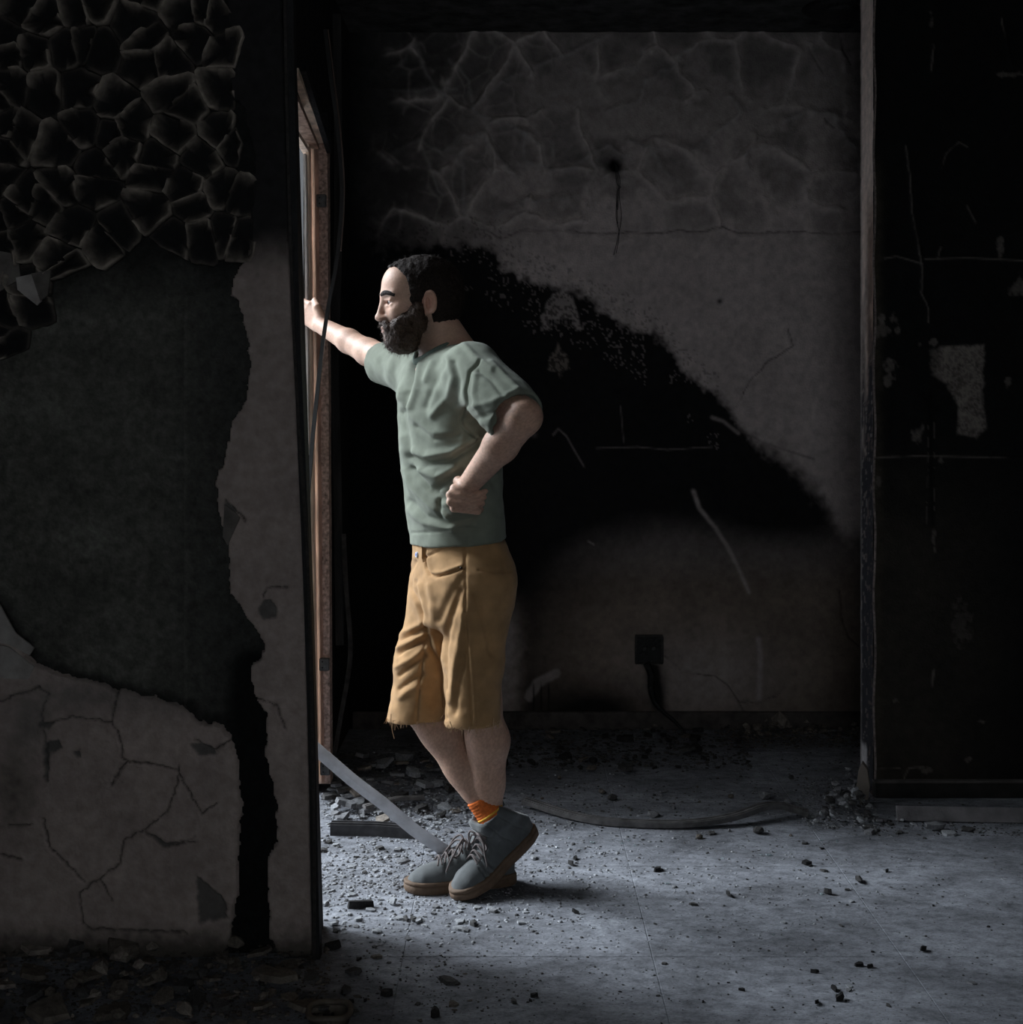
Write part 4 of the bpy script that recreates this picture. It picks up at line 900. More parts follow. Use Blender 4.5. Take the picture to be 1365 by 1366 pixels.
# button, waistband loop, rivet, frayed threads
def on_cloth(px, py, Vv, Nn, off=.002):
    x, y = to_px(Vv); ok = Nn[:, 1] < -.1; d = np.hypot(x - px, y - py) + np.where(ok, 0, 1e3); i = int(np.argmin(d)); return Vv[i] + Nn[i] * off, Nn[i]
N = vnormals(V, Q)
def disc(name, c, n, r, h, m, par, seg=14):
    bm = bmesh.new(); bmesh.ops.create_cone(bm, cap_ends=True, segments=seg, radius1=r, radius2=r * .85, depth=h); me = bpy.data.meshes.new(name); bm.to_mesh(me); bm.free()
    me.transform(Matrix.Translation(Vector(c)) @ Vector(n).to_track_quat('Z', 'Y').to_matrix().to_4x4()); return link(name, me, m, par)
b, n = on_cloth(557, 740, V, N, .002); bt = disc('button', b, n, .0085, .004, mat('blue white button', (.45, .50, .62), .35, spec=.5), shorts); disc('button_mark', b + n * .0022, n, .0045, .001, mat('blue enamel', (.05, .10, .42), .4), bt)
b, n = on_cloth(615.5, 758, V, N, .001); disc('rivet', b, n, .0045, .003, mat('dark rivet', (.05, .04, .035), .4, metal=.6), shorts)
lp = []
for py in (727, 732, 738, 744, 749):
    b, n = on_cloth(567, py, V, N, .004); lp.append(b)
link('belt_loop', sweep('belt_loop', lp, rect(.010, .004), up=(0, -1, 0)), m_shorts, shorts)
rr = np.random.default_rng(4)
x, y = to_px(V); hemv = np.where(np.abs((V - HMP) @ HMN) < .009)[0]; hemv = hemv[N[hemv, 1] < .1]
TV = []; TF = []
for i in rr.choice(hemv, 420):
    p = V[i] + np.array((0, 0, .004)); L_ = abs(rr.normal(0, .008)) + .003
    d = np.array((rr.normal(0, .35), -.15 + rr.normal(0, .3), -1.)); d /= np.linalg.norm(d); k = len(TV); w = .0010; TV += [p + (-w, 0, 0), p + (w, 0, 0), p + d * L_ + (w * .6, 0, 0), p + d * L_ + (-w * .6, 0, 0)]; TF.append((k, k + 1, k + 2, k + 3))
tag(link('frayed_edge', mesh('frayed_edge', TV, TF), mat('frayed cotton', (.50, .33, .20), .95), shorts), kind='stuff')
for pts in ([(522,952),(522,962),(523,972),(526,985)], [(600,962),(603,970),(602,978)], [(659,958),(658,970),(656,980)], [(588,958),(593,950),(590,944)]):
    link('frayed_thread', sweep('frayed_thread', spline([P(a, b, 3.385 if a > 595 else 3.50) for a, b in pts], 4), circ(.0011, 5), up=(0, 1, 0)), MATS['frayed cotton'], shorts)

# ---- sock
sk = RA + (RK - RA) * .17; sb = RA + (RK - RA) * -.10
SK = Field(rng(sk[0] - .1, sk[0] + .16, .0035), rng(sk[1] - .12, sk[1] + .12, .0035), rng(.06, .40, .0035))
SK.cap(RA + (RK - RA) * .16, RA, .0400, .0375, .01); SK.cap(RA, RF, .0375, .026, .01)
SK.plane(RA + (RK - RA) * .165, (RK - RA) + np.array((.05, 0, .0)), .003)
V, Q = SK.extract(); N = vnormals(V, Q); V = V + N * (.0009 * np.sin(((V - RA) @ ((RK - RA) / np.linalg.norm(RK - RA))) * 700))[:, None]
sock = link('sock', mesh('sock', V, Q), m_sock, man, True)
cen = RA + (RK - RA) * .035; axs = (RK - RA) / np.linalg.norm(RK - RA); e1 = np.cross(axs, (0, 1, 0)); e1 /= np.linalg.norm(e1); e2 = np.cross(axs, e1)
link('sock_stripe', sweep('sock_stripe', [cen + (e1 * math.cos(a) + e2 * math.sin(a)) * .0392 for a in np.linspace(0, 2 * math.pi, 30)], circ(.0022, 6, .003), up=axs, caps=False), mat('yellow band', (.75, .42, .06), .9), sock, True)

# ---- shoes (local: x forward towards the toe, y to the wearer's left, z up, heel at x = 0)
def half_w(x):                                   # half width of the last along its length
    return np.interp(x, [-.005, .0, .02, .06, .12, .18, .22, .255, .28, .292, .297], [.0, .016, .030, .035, .035, .043, .046, .043, .032, .015, .0])
def shoe(loc, yaw, bend, pitch, shear=0.0, name='shoe'):
    Sh = Field(rng(-.03, .32, .0032), rng(-.075, .075, .0032), rng(-.005, .20, .0032))
    x = Sh.ax[0][:, None, None]; y = Sh.ax[1][None, :, None]; z = Sh.ax[2][None, None, :]
    hw = np.interp(x.ravel(), *[np.array(v) for v in ([-.02, -.006, .02, .06, .12, .18, .22, .255, .28, .296, .31], [.001, .017, .030, .034, .034, .042, .045, .042, .031, .010, .001])]).reshape(x.shape)
    top = np.interp(x.ravel(), [-.02, -.008, .0, .05, .085, .12, .16, .20, .25, .28, .296], [.05, .10, .165, .168, .160, .118, .092, .078, .068, .052, .03]).reshape(x.shape)
    hw = hw + np.maximum(.046 - hw, 0) * sst(.075, .125, z) * sst(.125, .085, x) * sst(-.02, .006, x)
    zz = np.clip((z - .025) / (top - .025), 0, 1); wz = hw * (1 - .30 * zz ** 2 * sst(.08, .13, x)) * np.where(x > .13, np.sqrt(np.clip(1 - zz ** 2.6, 0, 1)) * .45 + .55, 1)
    d = np.maximum(np.abs(y) - wz, np.maximum(z - top, .018 - z)); d = smax(d, np.maximum(-.012 - x + .0 * z, x - .293), .012)
    rd_ = smax(np.abs(y) - wz, z - top, .030); Sh.D = np.maximum(smax(rd_, .018 - z, .004), np.maximum(-.012 - x + (z - .03) * -.06, x - .293)).astype(np.float32)
    Sh.D = Sh.D + (.004 * (vn3(x * 40, y * 40 + 9, z * 40, 6) - .5)).astype(np.float32)
    Sh.ell((.040, 0, .190), (.045, .038, .070), None, .005, 'sub')
    V, Q = Sh.extract(); V = relax(V, Q, 3, .5)
    N = vnormals(V, Q)
    def gro(pts, w, a):                            # stitched seams and bend wrinkles on both flanks (x-z plane)
        dd = dist_poly(V[:, 0], V[:, 2], pts); return a * np.exp(-(dd / w) ** 2)
    h = gro([(.075, .03), (.085, .09), (.070, .165)], .0022, -.004) + gro([(.20, .03), (.195, .05), (.185, .08)], .0022, -.004) + gro([(.02, .03), (.035, .08), (.03, .165)], .0022, -.003) + gro([(.075, .13), (.10, .115), (.115, .12)], .004, -.004)
    if bend: h = h + gro([(.165, .04), (.175, .07)], .005, -.006) + gro([(.185, .035), (.195, .065)], .005, -.006) + gro([(.205, .035), (.21, .06)], .004, -.005) + gro([(.10, .08), (.13, .06)], .006, -.005)
    V = V + N * h[:, None]
    place = lambda A: shoe_place(A, loc, yaw, bend, pitch, shear)
    root = link(name, mesh(name, place(V), Q), m_suede, man, True)
    # sole: layered welt
    xs_ = np.concatenate([np.linspace(-.016, .30, 46)]); out = []
    for xx in xs_: out.append((xx, float(np.interp(xx, [-.016, -.01, .02, .06, .12, .18, .22, .255, .28, .294, .30], [.012, .022, .035, .039, .039, .047, .050, .047, .037, .020, .010]))))
    ring = [(a, b) for a, b in out] + [(a, -b) for a, b in reversed(out)]; n = len(ring); lv = [(.0, .96), (.003, 1.0), (.012, 1.02), (.0215, 1.02), (.0225, .985), (.0245, .985), (.0255, 1.02), (.031, 1.0), (.033, .93)]
    VV = []; 
    for zz_, s_ in lv:
        for a, b in ring: VV.append((.142 + (a - .142) * (1 + (s_ - 1) * .3), b * s_, zz_ + (.004 * np.clip((a - .26) / .04, 0, 1) if zz_ < .012 else 0)))
    FF = [(i * n + j, i * n + (j + 1) % n, (i + 1) * n + (j + 1) % n, (i + 1) * n + j) for i in range(len(lv) - 1) for j in range(n)]
    m2 = n // 2
    for base, flip in ((0, True), ((len(lv) - 1) * n, False)):
        for j in range(m2 - 1):
            f = (base + j, base + j + 1, base + n - 2 - j, base + n - 1 - j); FF.append(f[::-1] if flip else f)
    link('sole', mesh('sole', place(VV), FF), m_sole, root, True)
    # laces: crossings down the throat and a bow
    def tube(pts, r=.0028): return sweep('lace', [p for p in place(np.array(spline([np.array(q, float) for q in pts], 5)))], circ(r, 6), up=(0, .3, 1))
    thz = lambda xx: float(np.interp(xx, [.10, .12, .16, .20, .215], [.146, .122, .096, .083, .080]))
    for i, xx in enumerate((.118, .138, .158, .178, .198)):
        za = thz(xx) + .001; link('lace', tube([(xx, -.026, za - .010), (xx + .005, 0, za + .005), (xx + .012, .026, za - .012)]), m_lace, root, True)
        link('lace', tube([(xx, .026, za - .010), (xx + .005, 0, za + .007), (xx + .012, -.026, za - .012)]), m_lace, root, True)
    zt = thz(.125) + .008
    for s_ in (-1, 1):
        link('lace_bow', tube([(.128, 0, zt), (.135, .018 * s_, zt + .012), (.155, .034 * s_, zt - .004), (.168, .036 * s_, zt - .030), (.150, .030 * s_, zt - .026), (.132, .006 * s_, zt)], .003), m_lace, root, True)
        link('lace_end', tube([(.130, 0, zt), (.150, .024 * s_, zt - .004), (.175, .040 * s_, zt - .035), (.19, .046 * s_, zt - .066)], .0027), m_lace, root, True)
    link('heel_tab', sweep('heel_tab', [q for q in place(np.array([(-.004, 0, .140), (-.012, 0, .155), (-.012, 0, .176), (-.004, 0, .182), (.002, 0, .172)]))], rect(.016, .003), up=(.3, -1, 0)), m_suede, root)
    return root
shoe(*SHOE_L)
shoe(*SHOE_R)
# ================================================================== DOOR FRAME AND TRIM
def bar(name, top, bot, D, th, m, par=None, depth_bot=None, mid=None):
    """upright bar: (x0,x1) px at the row given, at distance D, th thick away from the camera"""
    (x0, x1, y0), (x2, x3, y1) = top, bot; rows = 24; V = []
    for i in range(rows + 1):
        t = i / rows; y = y0 + (y1 - y0) * t; a = x0 + (x2 - x0) * t; b = x1 + (x3 - x1) * t
        w = (R.random() - .5) * .8; d = D if depth_bot is None else D + (depth_bot - D) * t
        f0 = P(a + w, y, d); f1 = P(b + w * .5, y, d); V += [f0, f1, f1 + np.array((0, th, 0)), f0 + np.array((0, th, 0))]
    Fc = [(i * 4 + j, i * 4 + (j + 1) % 4, (i + 1) * 4 + (j + 1) % 4, (i + 1) * 4 + j) for i in range(rows) for j in range(4)] + [(0, 1, 2, 3), (rows * 4 + 3, rows * 4 + 2, rows * 4 + 1, rows * 4)]
    return link(name, mesh(name, V, [f[::-1] for f in Fc]), m, par)
m_beige = mat('smoked cream paint', (.74, .58, .47), .7, nscale=30, namp=.5, bump=.2, stretch=(1, 1, .2))
m_pale = mat('bare aluminium', (.85, .80, .75), .55, nscale=40, namp=.4, metal=.3, stretch=(1, 1, .2))
m_brown = mat('scorched brown frame', (.36, .25, .20), .8, nscale=45, namp=.6, bump=.3, stretch=(1, 1, .3))
m_pink = mat('peeling pink brown frame', (.42, .30, .255), .8, nscale=90, namp=.7, bump=.4)
m_gun = mat('sooty steel plate', (.10, .10, .10), .5, nscale=60, namp=.5, metal=.4)
dr = empty('door_1', (float(P(420, 1045, 4.42)[0]), 4.42, 0)); tag(dr, kind='structure')
bar('frame_edge', (405, 408, 205), (414, 417, 1040), 4.30, .05, m_pale, dr)
bar('frame_stop', (407.5, 412, 175), (417, 423, 1045), 4.34, .05, m_beige, dr)
bar('frame_panel', (410, 425, 178), (421, 433, 1045), 4.41, .04, m_brown, dr)
bar('frame_ridge', (416, 419, 180), (426, 429, 1045), 4.395, .03, m_beige, dr)
bar('frame_post', (425, 437, 188), (433, 441, 1045), 4.375, .06, m_pink, dr)
bar('frame_back', (406, 437, 150), (415, 442, 1046), 4.46, .02, m_black, dr)
def slant(name, a, b, w, h, m, par):
    return link(name, sweep(name, [a, (a + b) / 2, b], rect(w, h), up=(0, 0, 1)), m, par)
slant('header_rail', P(392, 95, 3.92), P(430, 192, 4.40), .030, .020, m_beige, dr)
slant('header_rail', P(388, 128, 3.92), P(418, 196, 4.40), .040, .018, m_brown, dr)
slant('header_rail', P(386, 165, 3.94), P(409, 202, 4.36), .022, .016, m_beige, dr)
slant('header_rail', P(405, 90, 3.95), P(440, 200, 4.38), .018, .03, m_black, dr)
for (x, y) in ((429, 268), (433, 886), (434, 1025)):
    c = P(x, y, 4.365); link('hinge_plate', box_mesh('hinge_plate', c[0] - .017, c[0] + .017, c[1] - .006, c[1] + .008, c[2] - .022, c[2] + .022, .003), m_gun, dr)
    for q in (-.01, .01): disc('screw', c + np.array((-.006, -.007, q)), (0, -1, 0), .003, .002, m_black, dr, 8)
# casing strips on the near wall's edge
def zed(p, D): return [P(x, y, D) for x, y in p]
tr = link('trim_1', sweep('trim_1', spline(zed([(383,-300),(388,0),(392,200),(396,400),(404,600),(412,800),(418,1000),(421,1150),(424,1300)], DS - .004), 4), rect(.018, .036), up=(0, -1, 0)), m_black); tag(tr, kind='structure')
tr = link('trim_2', sweep('trim_2', spline(zed([(379,-300),(381,0),(385,200),(391,400),(399,560),(410,720),(413,800),(418,1000),(420,1150),(420,1292)], DS - .020), 4), rect(.007, .016), up=(0, -1, 0)), mat('grey burnt wood', (.03, .027, .025), .85, nscale=60, namp=.6)); tag(tr, kind='structure')
# burnt timber casing standing on the far side of the doorway
lt = link('charred_lath', sweep('charred_lath', spline(zed([(450,20),(452,300),(447,480),(450,600),(452,715),(454,860)], 4.62), 4), rect(.030, .02), up=(0, -1, 0)), mat('charred timber', (.020, .019, .0185), .85, nscale=30, namp=.7, bump=.5, stretch=(1, 1, .15)))
tag(lt, 'charred upright lath fixed beside the balcony door opening', 'lath')
lt = link('charred_lath', sweep('charred_lath', spline(zed([(459,712),(462,780),(468,860),(464,905),(456,950),(449,992)], 4.56), 4) + zed([(440,1030)], 4.56), rect(.016, .012), up=(0, -1, 0)), mat('split timber', (.035, .032, .030), .85, nscale=30, namp=.7, bump=.5))
tag(lt, 'thin split black lath hanging loose beside the door frame near the floor', 'lath')
# hanging door seals
m_rub = mat('burnt rubber', (.011, .010, .0095), .45, nscale=60, namp=.5, spec=.5)
sl_ = empty('door_seal', tuple(P(436, 75, 3.9))); tag(sl_, 'black rubber door seal bowed out of the frame past the man\'s hand', 'door seal')
ps_ = [P(434,40,3.96),P(441,100,3.95),P(449,160,3.94),P(455,225,3.92),P(456,275,3.9),P(450,345,3.86),P(440,400,3.8),P(432,450,3.74),P(424,520,3.64),P(416,600,3.52),P(410,690,3.40),P(411,800,3.34)]
link('seal_strip', sweep('seal_strip', spline(ps_, 6), rect(.011, .007), up=(0, -1, 0)), m_rub, sl_)
ps_ = [P(438,40,3.97),P(446,105,3.96),P(454,170,3.95),P(459,232,3.93),P(459,280,3.91),P(455,335,3.88)]
link('seal_lip', sweep('seal_lip', spline(ps_, 6), rect(.004, .006), up=(0, -1, 0)), mat('scorched seal edge', (.075, .05, .04), .6), sl_)

# ================================================================== FITTINGS
so = empty('wall_socket', tuple(P(865, 865, DB))); tag(so, 'burnt black wall socket low on the back wall', 'socket')
x0, z0 = P(848, 884, DB)[[0, 2]]; x1, z1 = P(883, 848, DB)[[0, 2]]
m_char = mat('molten black plastic', (.006, .006, .006), .5, nscale=60, namp=.6, bump=.8, bscale=90, spec=.4)
link('back_box', box_mesh('back_box', x0, x1, DB - .006, DB + .02, z0, z1, .004), m_char, so)
for a in ((x0 - .003, x1 + .003, z1 - .004, z1 + .006), (x0 - .003, x1 + .003, z0 - .004, z0 + .004), (x0 - .004, x0 + .005, z0, z1), (x1 - .004, x1 + .006, z0, z1)):
    link('frame_bar', box_mesh('frame_bar', a[0], a[1], DB - .014, DB, a[2], a[3], .002), mat('scorched plate', (.03, .027, .025), .6, nscale=50, namp=.6), so)
for dx in (-.02, .018): disc('socket_hole', ((x0 + x1) / 2 + dx, DB - .008, (z0 + z1) / 2 + .005), (0, -1, 0), .009, .01, mat('grey plastic remains', (.035, .035, .038), .5), so)
cb = link('burnt_cable', sweep('burnt_cable', spline([P(862, 884, DB - .012), P(868, 900, DB - .016), P(868, 918, DB - .014), P(873, 936, DB - .018), P(886, 950, DB - .02), P(900, 962, DB - .03), P(912, 975, DB - .06)], 6), circ(.011, 7), up=(0, 1, 0), scale=list(np.linspace(1.5, .55, 37))), m_char)
tag(cb, 'thick burnt cable drooping from the wall socket to the skirting', 'cable')
wr_ = empty('ceiling_wire', tuple(P(822, 222, DB))); tag(wr_, 'frayed black wires hanging out of a scorched hole in the back wall', 'wire')
for pts in ([(820,216),(824,235),(825,252),(824,280)], [(822,220),(827,240),(826,260),(829,290),(824,318),(819,340)], [(823,262),(822,290),(826,312),(822,338)], [(821,224),(823,245),(828,250),(823,258),(824,300)]):
    link('wire_strand', sweep('wire_strand', spline([P(a, b, DB - .012 - .002 * i) for i, (a, b) in enumerate(pts)], 6), circ(.0013, 5), up=(0, 1, 0)), mat('wire black', (.02, .02, .022), .6), wr_)
lm = empty('ceiling_rose', tuple(P(1125, 18, 4.98))); lm.location.z = CEIL; tag(lm, 'flat black ceiling rose near the pier at the top of the photo', 'ceiling rose')
for r_, h_, z_ in ((.16, .020, .010), (.11, .030, .022)):
    bm = bmesh.new(); bmesh.ops.create_cone(bm, cap_ends=True, segments=28, radius1=r_ * .8, radius2=r_, depth=h_); me = bpy.data.meshes.new('rose_ring'); bm.to_mesh(me); bm.free(); me.transform(Matrix.Translation((lm.location.x, lm.location.y, CEIL - z_))); link('rose_ring', me, m_char, lm, True)

# ================================================================== THINGS ON THE FLOOR
m_zinc = mat('dusty zinc strip', (.66, .69, .74), .5, nscale=25, namp=.25, metal=.0, bump=.1)
ms = link('metal_strip', sweep('metal_strip', spline([P(372, 958, 3.80), P(421, 998, 3.80), P(470, 1040, 3.81), P(512, 1072, 3.815), P(552, 1106, 3.83), P(590, 1132, 3.845), P(600, 1139, 3.85)], 3), [(-.002, -.019), (.002, -.019), (.0035, 0), (.002, .019), (-.002, .019)], up=(.63, 0, .78)), m_zinc)
tag(ms, 'pale bent metal strip leaning from the door jamb down behind the shoes', 'metal strip')
def rail(name, pts, w, h, m, label, cat, grooves=2, z=0.0):
    root = empty(name, tuple(pts[0])); tag(root, label, cat); pts = [np.array((p[0], p[1], max(p[2], 0) + h / 2 + z)) for p in pts]
    link('body', sweep('body', pts, rect(w, h)), m, root)
    for g in range(grooves):
        o_ = (g - (grooves - 1) / 2) * w / grooves; P2 = []
        for i, p in enumerate(pts):
            t = pts[min(i + 1, len(pts) - 1)] - pts[max(i - 1, 0)]; s = np.cross(t, Uv); s /= np.linalg.norm(s); P2.append(p + s * o_ + np.array((0, 0, h / 2)))
        link('ridge', sweep('ridge', P2, rect(w / (grooves * 2.6), h * .3)), m, root)
    return root
m_dkmetal = mat('sooty profile', (.05, .048, .050), .5, nscale=30, namp=.6, metal=.2, spec=.5)
rail('frame_rail', [PF(442, 1112), PF(500, 1113), PF(560, 1117)], .035, .034, m_dkmetal, 'short black profile rail lying on rubble behind the flat shoe', 'rail')
rail('floor_lath', [PF(486, 1086) + (0, 0, .02), PF(530, 1076) + (0, 0, .024), PF(566, 1073) + (0, 0, .02)], .022, .010, mat('grey lath', (.16, .15, .145), .8, nscale=40, namp=.4), 'thin grey lath on the rubble beneath the leaning metal strip', 'lath', 1)
cp = spline([PF(700, 1077), PF(746, 1089), PF(799, 1099), PF(852, 1103), PF(916, 1104), PF(980, 1100), PF(1022, 1092) , PF(1054, 1089), PF(1078, 1090)], 4)
cp = [p + np.array((0, 0, .004 + .03 * math.exp(-((i - 24) / 5) ** 2) + .012 * math.exp(-((i) / 4) ** 2))) for i, p in enumerate(cp)]
rail('trim_strip', cp, .034, .016, mat('dusty profile', (.11, .105, .105), .5, nscale=30, namp=.6, metal=.2, spec=.5), 'long curved black trim strip lying across the floor behind the man', 'trim strip', 2)
fb = link('fallen_board', sweep('fallen_board', [PF(1196, 1095) + (0, 0, .026), PF(1290, 1096) + (0, 0, .024), PF(1420, 1097) + (0, 0, .022), PF(1700, 1098) + (0, 0, .02)], rect(.010, .046), up=(0, .35, 1)), mat('grey skirting board', (.20, .19, .195), .8, nscale=16, namp=.4, bump=.3))
tag(fb, 'grey length of skirting board fallen along the foot of the black pier', 'board')

# --- meshes for chips, plates and stones
def chip_mesh(name, seed, th=.14, m=None):
    r = random.Random(seed); n = r.randint(5, 8); a0 = r.random() * 6; ang = sorted(a0 + 2 * math.pi * (i + r.uniform(-.3, .3)) / n for i in range(n)); pts = [(math.cos(a) * r.uniform(.32, .55), math.sin(a) * r.uniform(.22, .42)) for a in ang]
    V = [(x, y, 0) for x, y in pts] + [(x * r.uniform(.86, .97), y * r.uniform(.86, .97), th * r.uniform(.75, 1.2)) for x, y in pts] + [(0, 0, th * r.uniform(.8, 1.25))]
    Fc = [tuple(range(n - 1, -1, -1))] + [(i, (i + 1) % n, (i + 1) % n + n, i + n) for i in range(n)] + [(i + n, (i + 1) % n + n, 2 * n) for i in range(n)]
    me = mesh(name, V, Fc); me.materials.append(m); return me
def stone_mesh(name, seed, m, flat=.6):
    r = random.Random(seed); bm = bmesh.new(); bmesh.ops.create_icosphere(bm, subdivisions=1, radius=.5)
    for v in bm.verts: v.co *= r.uniform(.72, 1.12); v.co.z *= flat
    mn = min(v.co.z for v in bm.verts)
    for v in bm.verts: v.co.z -= mn
    me = bpy.data.meshes.new(name); bm.to_mesh(me); bm.free(); me.materials.append(m); return me
mm_pale = mat('plaster chip', (.30, .31, .325), .88, nscale=12, namp=.35, bump=.3, bscale=30)
mm_grey = mat('dusty chip', (.17, .172, .18), .9, nscale=12, namp=.4, bump=.3, bscale=30)
mm_dark = mat('sooty chip', (.06, .058, .057), .9, nscale=12, namp=.5, bump=.3, bscale=30)
mm_char = mat('charcoal bit', (.018, .017, .017), .85, nscale=12, namp=.5, bump=.4, bscale=30)
mm_brn = mat('brown rubble', (.115, .10, .084), .92, nscale=6, namp=.5, bump=.4, bscale=20)
mm_brl = mat('pale brown rubble', (.19, .165, .142), .92, nscale=6, namp=.5, bump=.4, bscale=20)
mm_glass = mat('broken glass', (.75, .85, .88), .04, spec=.9, trans=.75)
CH = {k: [chip_mesh('plaster_chip', i + 10 * j, th, m) for i in range(7)] for j, (k, th, m) in enumerate((('pale', .14, mm_pale), ('grey', .16, mm_grey), ('dark', .2, mm_dark), ('char', .3, mm_char), ('brn', .13, mm_brn), ('brl', .11, mm_brl), ('glass', .10, mm_glass)))}
STN = {k: [stone_mesh('rubble_stone', i + 10 * j, m) for i in range(6)] for j, (k, m) in enumerate((('grey', mm_grey), ('pale', mm_pale), ('dark', mm_dark), ('brn', mm_brn), ('brl', mm_brl)))}
feet = [(PF(590, 1178), .17), (PF(660, 1180), .14)]
def put(name, me, loc, size, label, cat, group, tilt=0.0, z=0.0, rz=None, sz=1.0, asp=1.0):
    o = bpy.data.objects.new(name, me); COL.objects.link(o)
    o.scale = (size, size * asp, size * sz); tx, ty = R.uniform(-tilt, tilt), R.uniform(-tilt, tilt)
    o.rotation_euler = (tx, ty, R.uniform(0, 6.28) if rz is None else rz)
    M = o.rotation_euler.to_matrix(); mn = min((M @ Vector((v.co.x * o.scale.x, v.co.y * o.scale.y, v.co.z * o.scale.z))).z for v in me.vertices)
    o.location = (loc[0], loc[1], z - mn - .0008); tag(o, label, cat, group); return o
CW = {'pale': 'pale grey', 'grey': 'mid grey', 'dark': 'sooty dark', 'char': 'charcoal black', 'brn': 'dark brown', 'brl': 'light brown', 'glass': 'clear'}
LAND = [(400, 1175, 'beside the black casing at the wall edge'), (480, 1205, 'near the charred stick'), (565, 1225, 'just in front of the flat shoe'), (640, 1235, 'in front of the raised shoe'), (730, 1160, 'behind the raised heel'), (610, 1120, 'close behind the shoe laces'),
        (500, 1140, 'left of the flat shoe'), (800, 1215, 'in the man\'s shadow'), (900, 1110, 'by the middle of the trim strip'), (1060, 1110, 'by the right tip of the trim strip'), (720, 1085, 'by the left end of the trim strip'), (1000, 1200, 'on the open floor left of the crumb'), (1145, 1190, 'by the big black crumb'),
        (1300, 1180, 'below the fallen board'), (1300, 1300, 'in the lower right corner'), (1050, 1310, 'near the bottom right of the floor'), (820, 1320, 'at the shadow edge along the bottom'), (620, 1330, 'in the shade at the bottom centre'), (500, 1290, 'in the shade beside the wall casing'),
        (450, 1030, 'at the foot of the door frame'), (520, 1020, 'at the top of the doorway heap'), (470, 1080, 'beside the short profile rail'), (560, 1070, 'by the thin lath in the heap'), (600, 1090, 'right of the metal strip'), (700, 990, 'below the flaked skirting spot'), (800, 995, 'in the scorched litter left of the socket cable'),
        (900, 990, 'below the socket cable'), (970, 1010, 'right of the socket cable'), (1010, 975, 'at the left end of the back wall heap'), (1070, 975, 'in the middle of the back wall heap'), (1130, 975, 'at the pier end of the back wall heap'), (1095, 1085, 'on the left slope of the pier heap'), (1130, 1065, 'at the back of the pier heap'), (1155, 1095, 'before the standing slab'), (1200, 1105, 'at the end of the fallen board'), (1270, 1108, 'beside the oblong stone'),
        (20, 1290, 'below the left end of the cracked wall'), (20, 1350, 'in the lower left corner'), (130, 1285, 'below the long wall crack'), (130, 1350, 'at the bottom edge left of centre of the heap'), (240, 1285, 'below the bare patch of the plaster sheet'), (250, 1350, 'at the bottom edge of the heap'), (340, 1290, 'below the black gap in the plaster'), (350, 1350, 'left of the tin rim'), (420, 1330, 'behind the tin rim')]
PLACED = []
def scatter(n, name, kinds, pool, reg, smin_, smax_, label, cat, group, tilt=.12, z=0.0, bias=1.8, asp=(.7, 1.2), sz=(.8, 1.2), avoid=True, gap=0.0):
    c = 0; it = 0
    while c < n and it < n * 40:
        it += 1; px, py = R.uniform(reg[0], reg[2]), R.uniform(reg[1], reg[3])
        if len(reg) > 4 and not bool(inside_poly(np.array(px), np.array(py), reg[4])): continue
        p = PF(px, py)
        if avoid and any(np.hypot(p[0] - f[0][0], p[1] - f[0][1]) < f[1] for f in feet): continue
        u = R.random() ** bias; s = (smin_ + (smax_ - smin_) * u) / FPX * p[1]
        if gap:
            if any((p[0] - a) ** 2 + (p[1] - b) ** 2 < (gap * (s + r)) ** 2 for a, b, r in PLACED): continue
            PLACED.append((p[0], p[1], s))
        k = R.choice(kinds); zz = z(px, py) * R.random() if callable(z) else z
        where = min(LAND, key=lambda q: (q[0] - px) ** 2 + 4 * (q[1] - py) ** 2)[2]
        lb = ('large ' if u > .5 else 'small ' if u > .12 else 'tiny ') + CW[k] + ' ' + label + ' ' + where
        put(name, R.choice(pool[k]), p, s, lb, cat, group, tilt, zz, None, R.uniform(*sz), R.uniform(*asp)); c += 1
LITP = [(430,1108),(520,1090),(700,1095),(720,1165),(700,1230),(560,1262),(430,1240)]
scatter(150, 'plaster_chip', ['pale', 'pale', 'grey', 'grey', 'dark'], CH, (430, 1095, 720, 1262, LITP), 5, 19, 'plaster chip', 'plaster chip', 'plaster chips around the shoes', .15)
scatter(70, 'plaster_chip', ['pale', 'grey', 'dark', 'dark', 'char'], CH, (720, 1095, 1365, 1362), 4, 14, 'chip', 'plaster chip', 'chips on the open floor', .1, bias=2.6)
scatter(28, 'glass_shard', ['glass'], CH, (440, 1110, 1200, 1260), 4, 11, 'glass splinter', 'glass shard', 'glass splinters on the floor', .35)
hp = lambda px, py: .05 * math.exp(-((px - 490) / 70) ** 2) * math.exp(-((py - 1045) / 40) ** 2)
scatter(95, 'plaster_plate', ['grey', 'grey', 'pale', 'dark', 'brl'], CH, (432, 1010, 640, 1100, [(432,1010),(520,1000),(600,1030),(640,1100),(432,1100)]), 10, 36, 'plaster plate', 'plaster plate', 'plaster plates heaped in the doorway', .25, hp)
for (x, y, w, k, t, lb) in ((512, 1030, 34, 'pale', .8, 'upright broken plaster slab tilted in the doorway heap'), (540, 1026, 32, 'grey', .2, 'blocky grey plaster lump behind the man\'s shin')):
    put('plaster_slab', (CH if t > .5 else STN)[k][2], PF(x, y), w / FPX * PF(x, y)[1], lb, 'plaster slab', None, t, .02, sz=1.0)
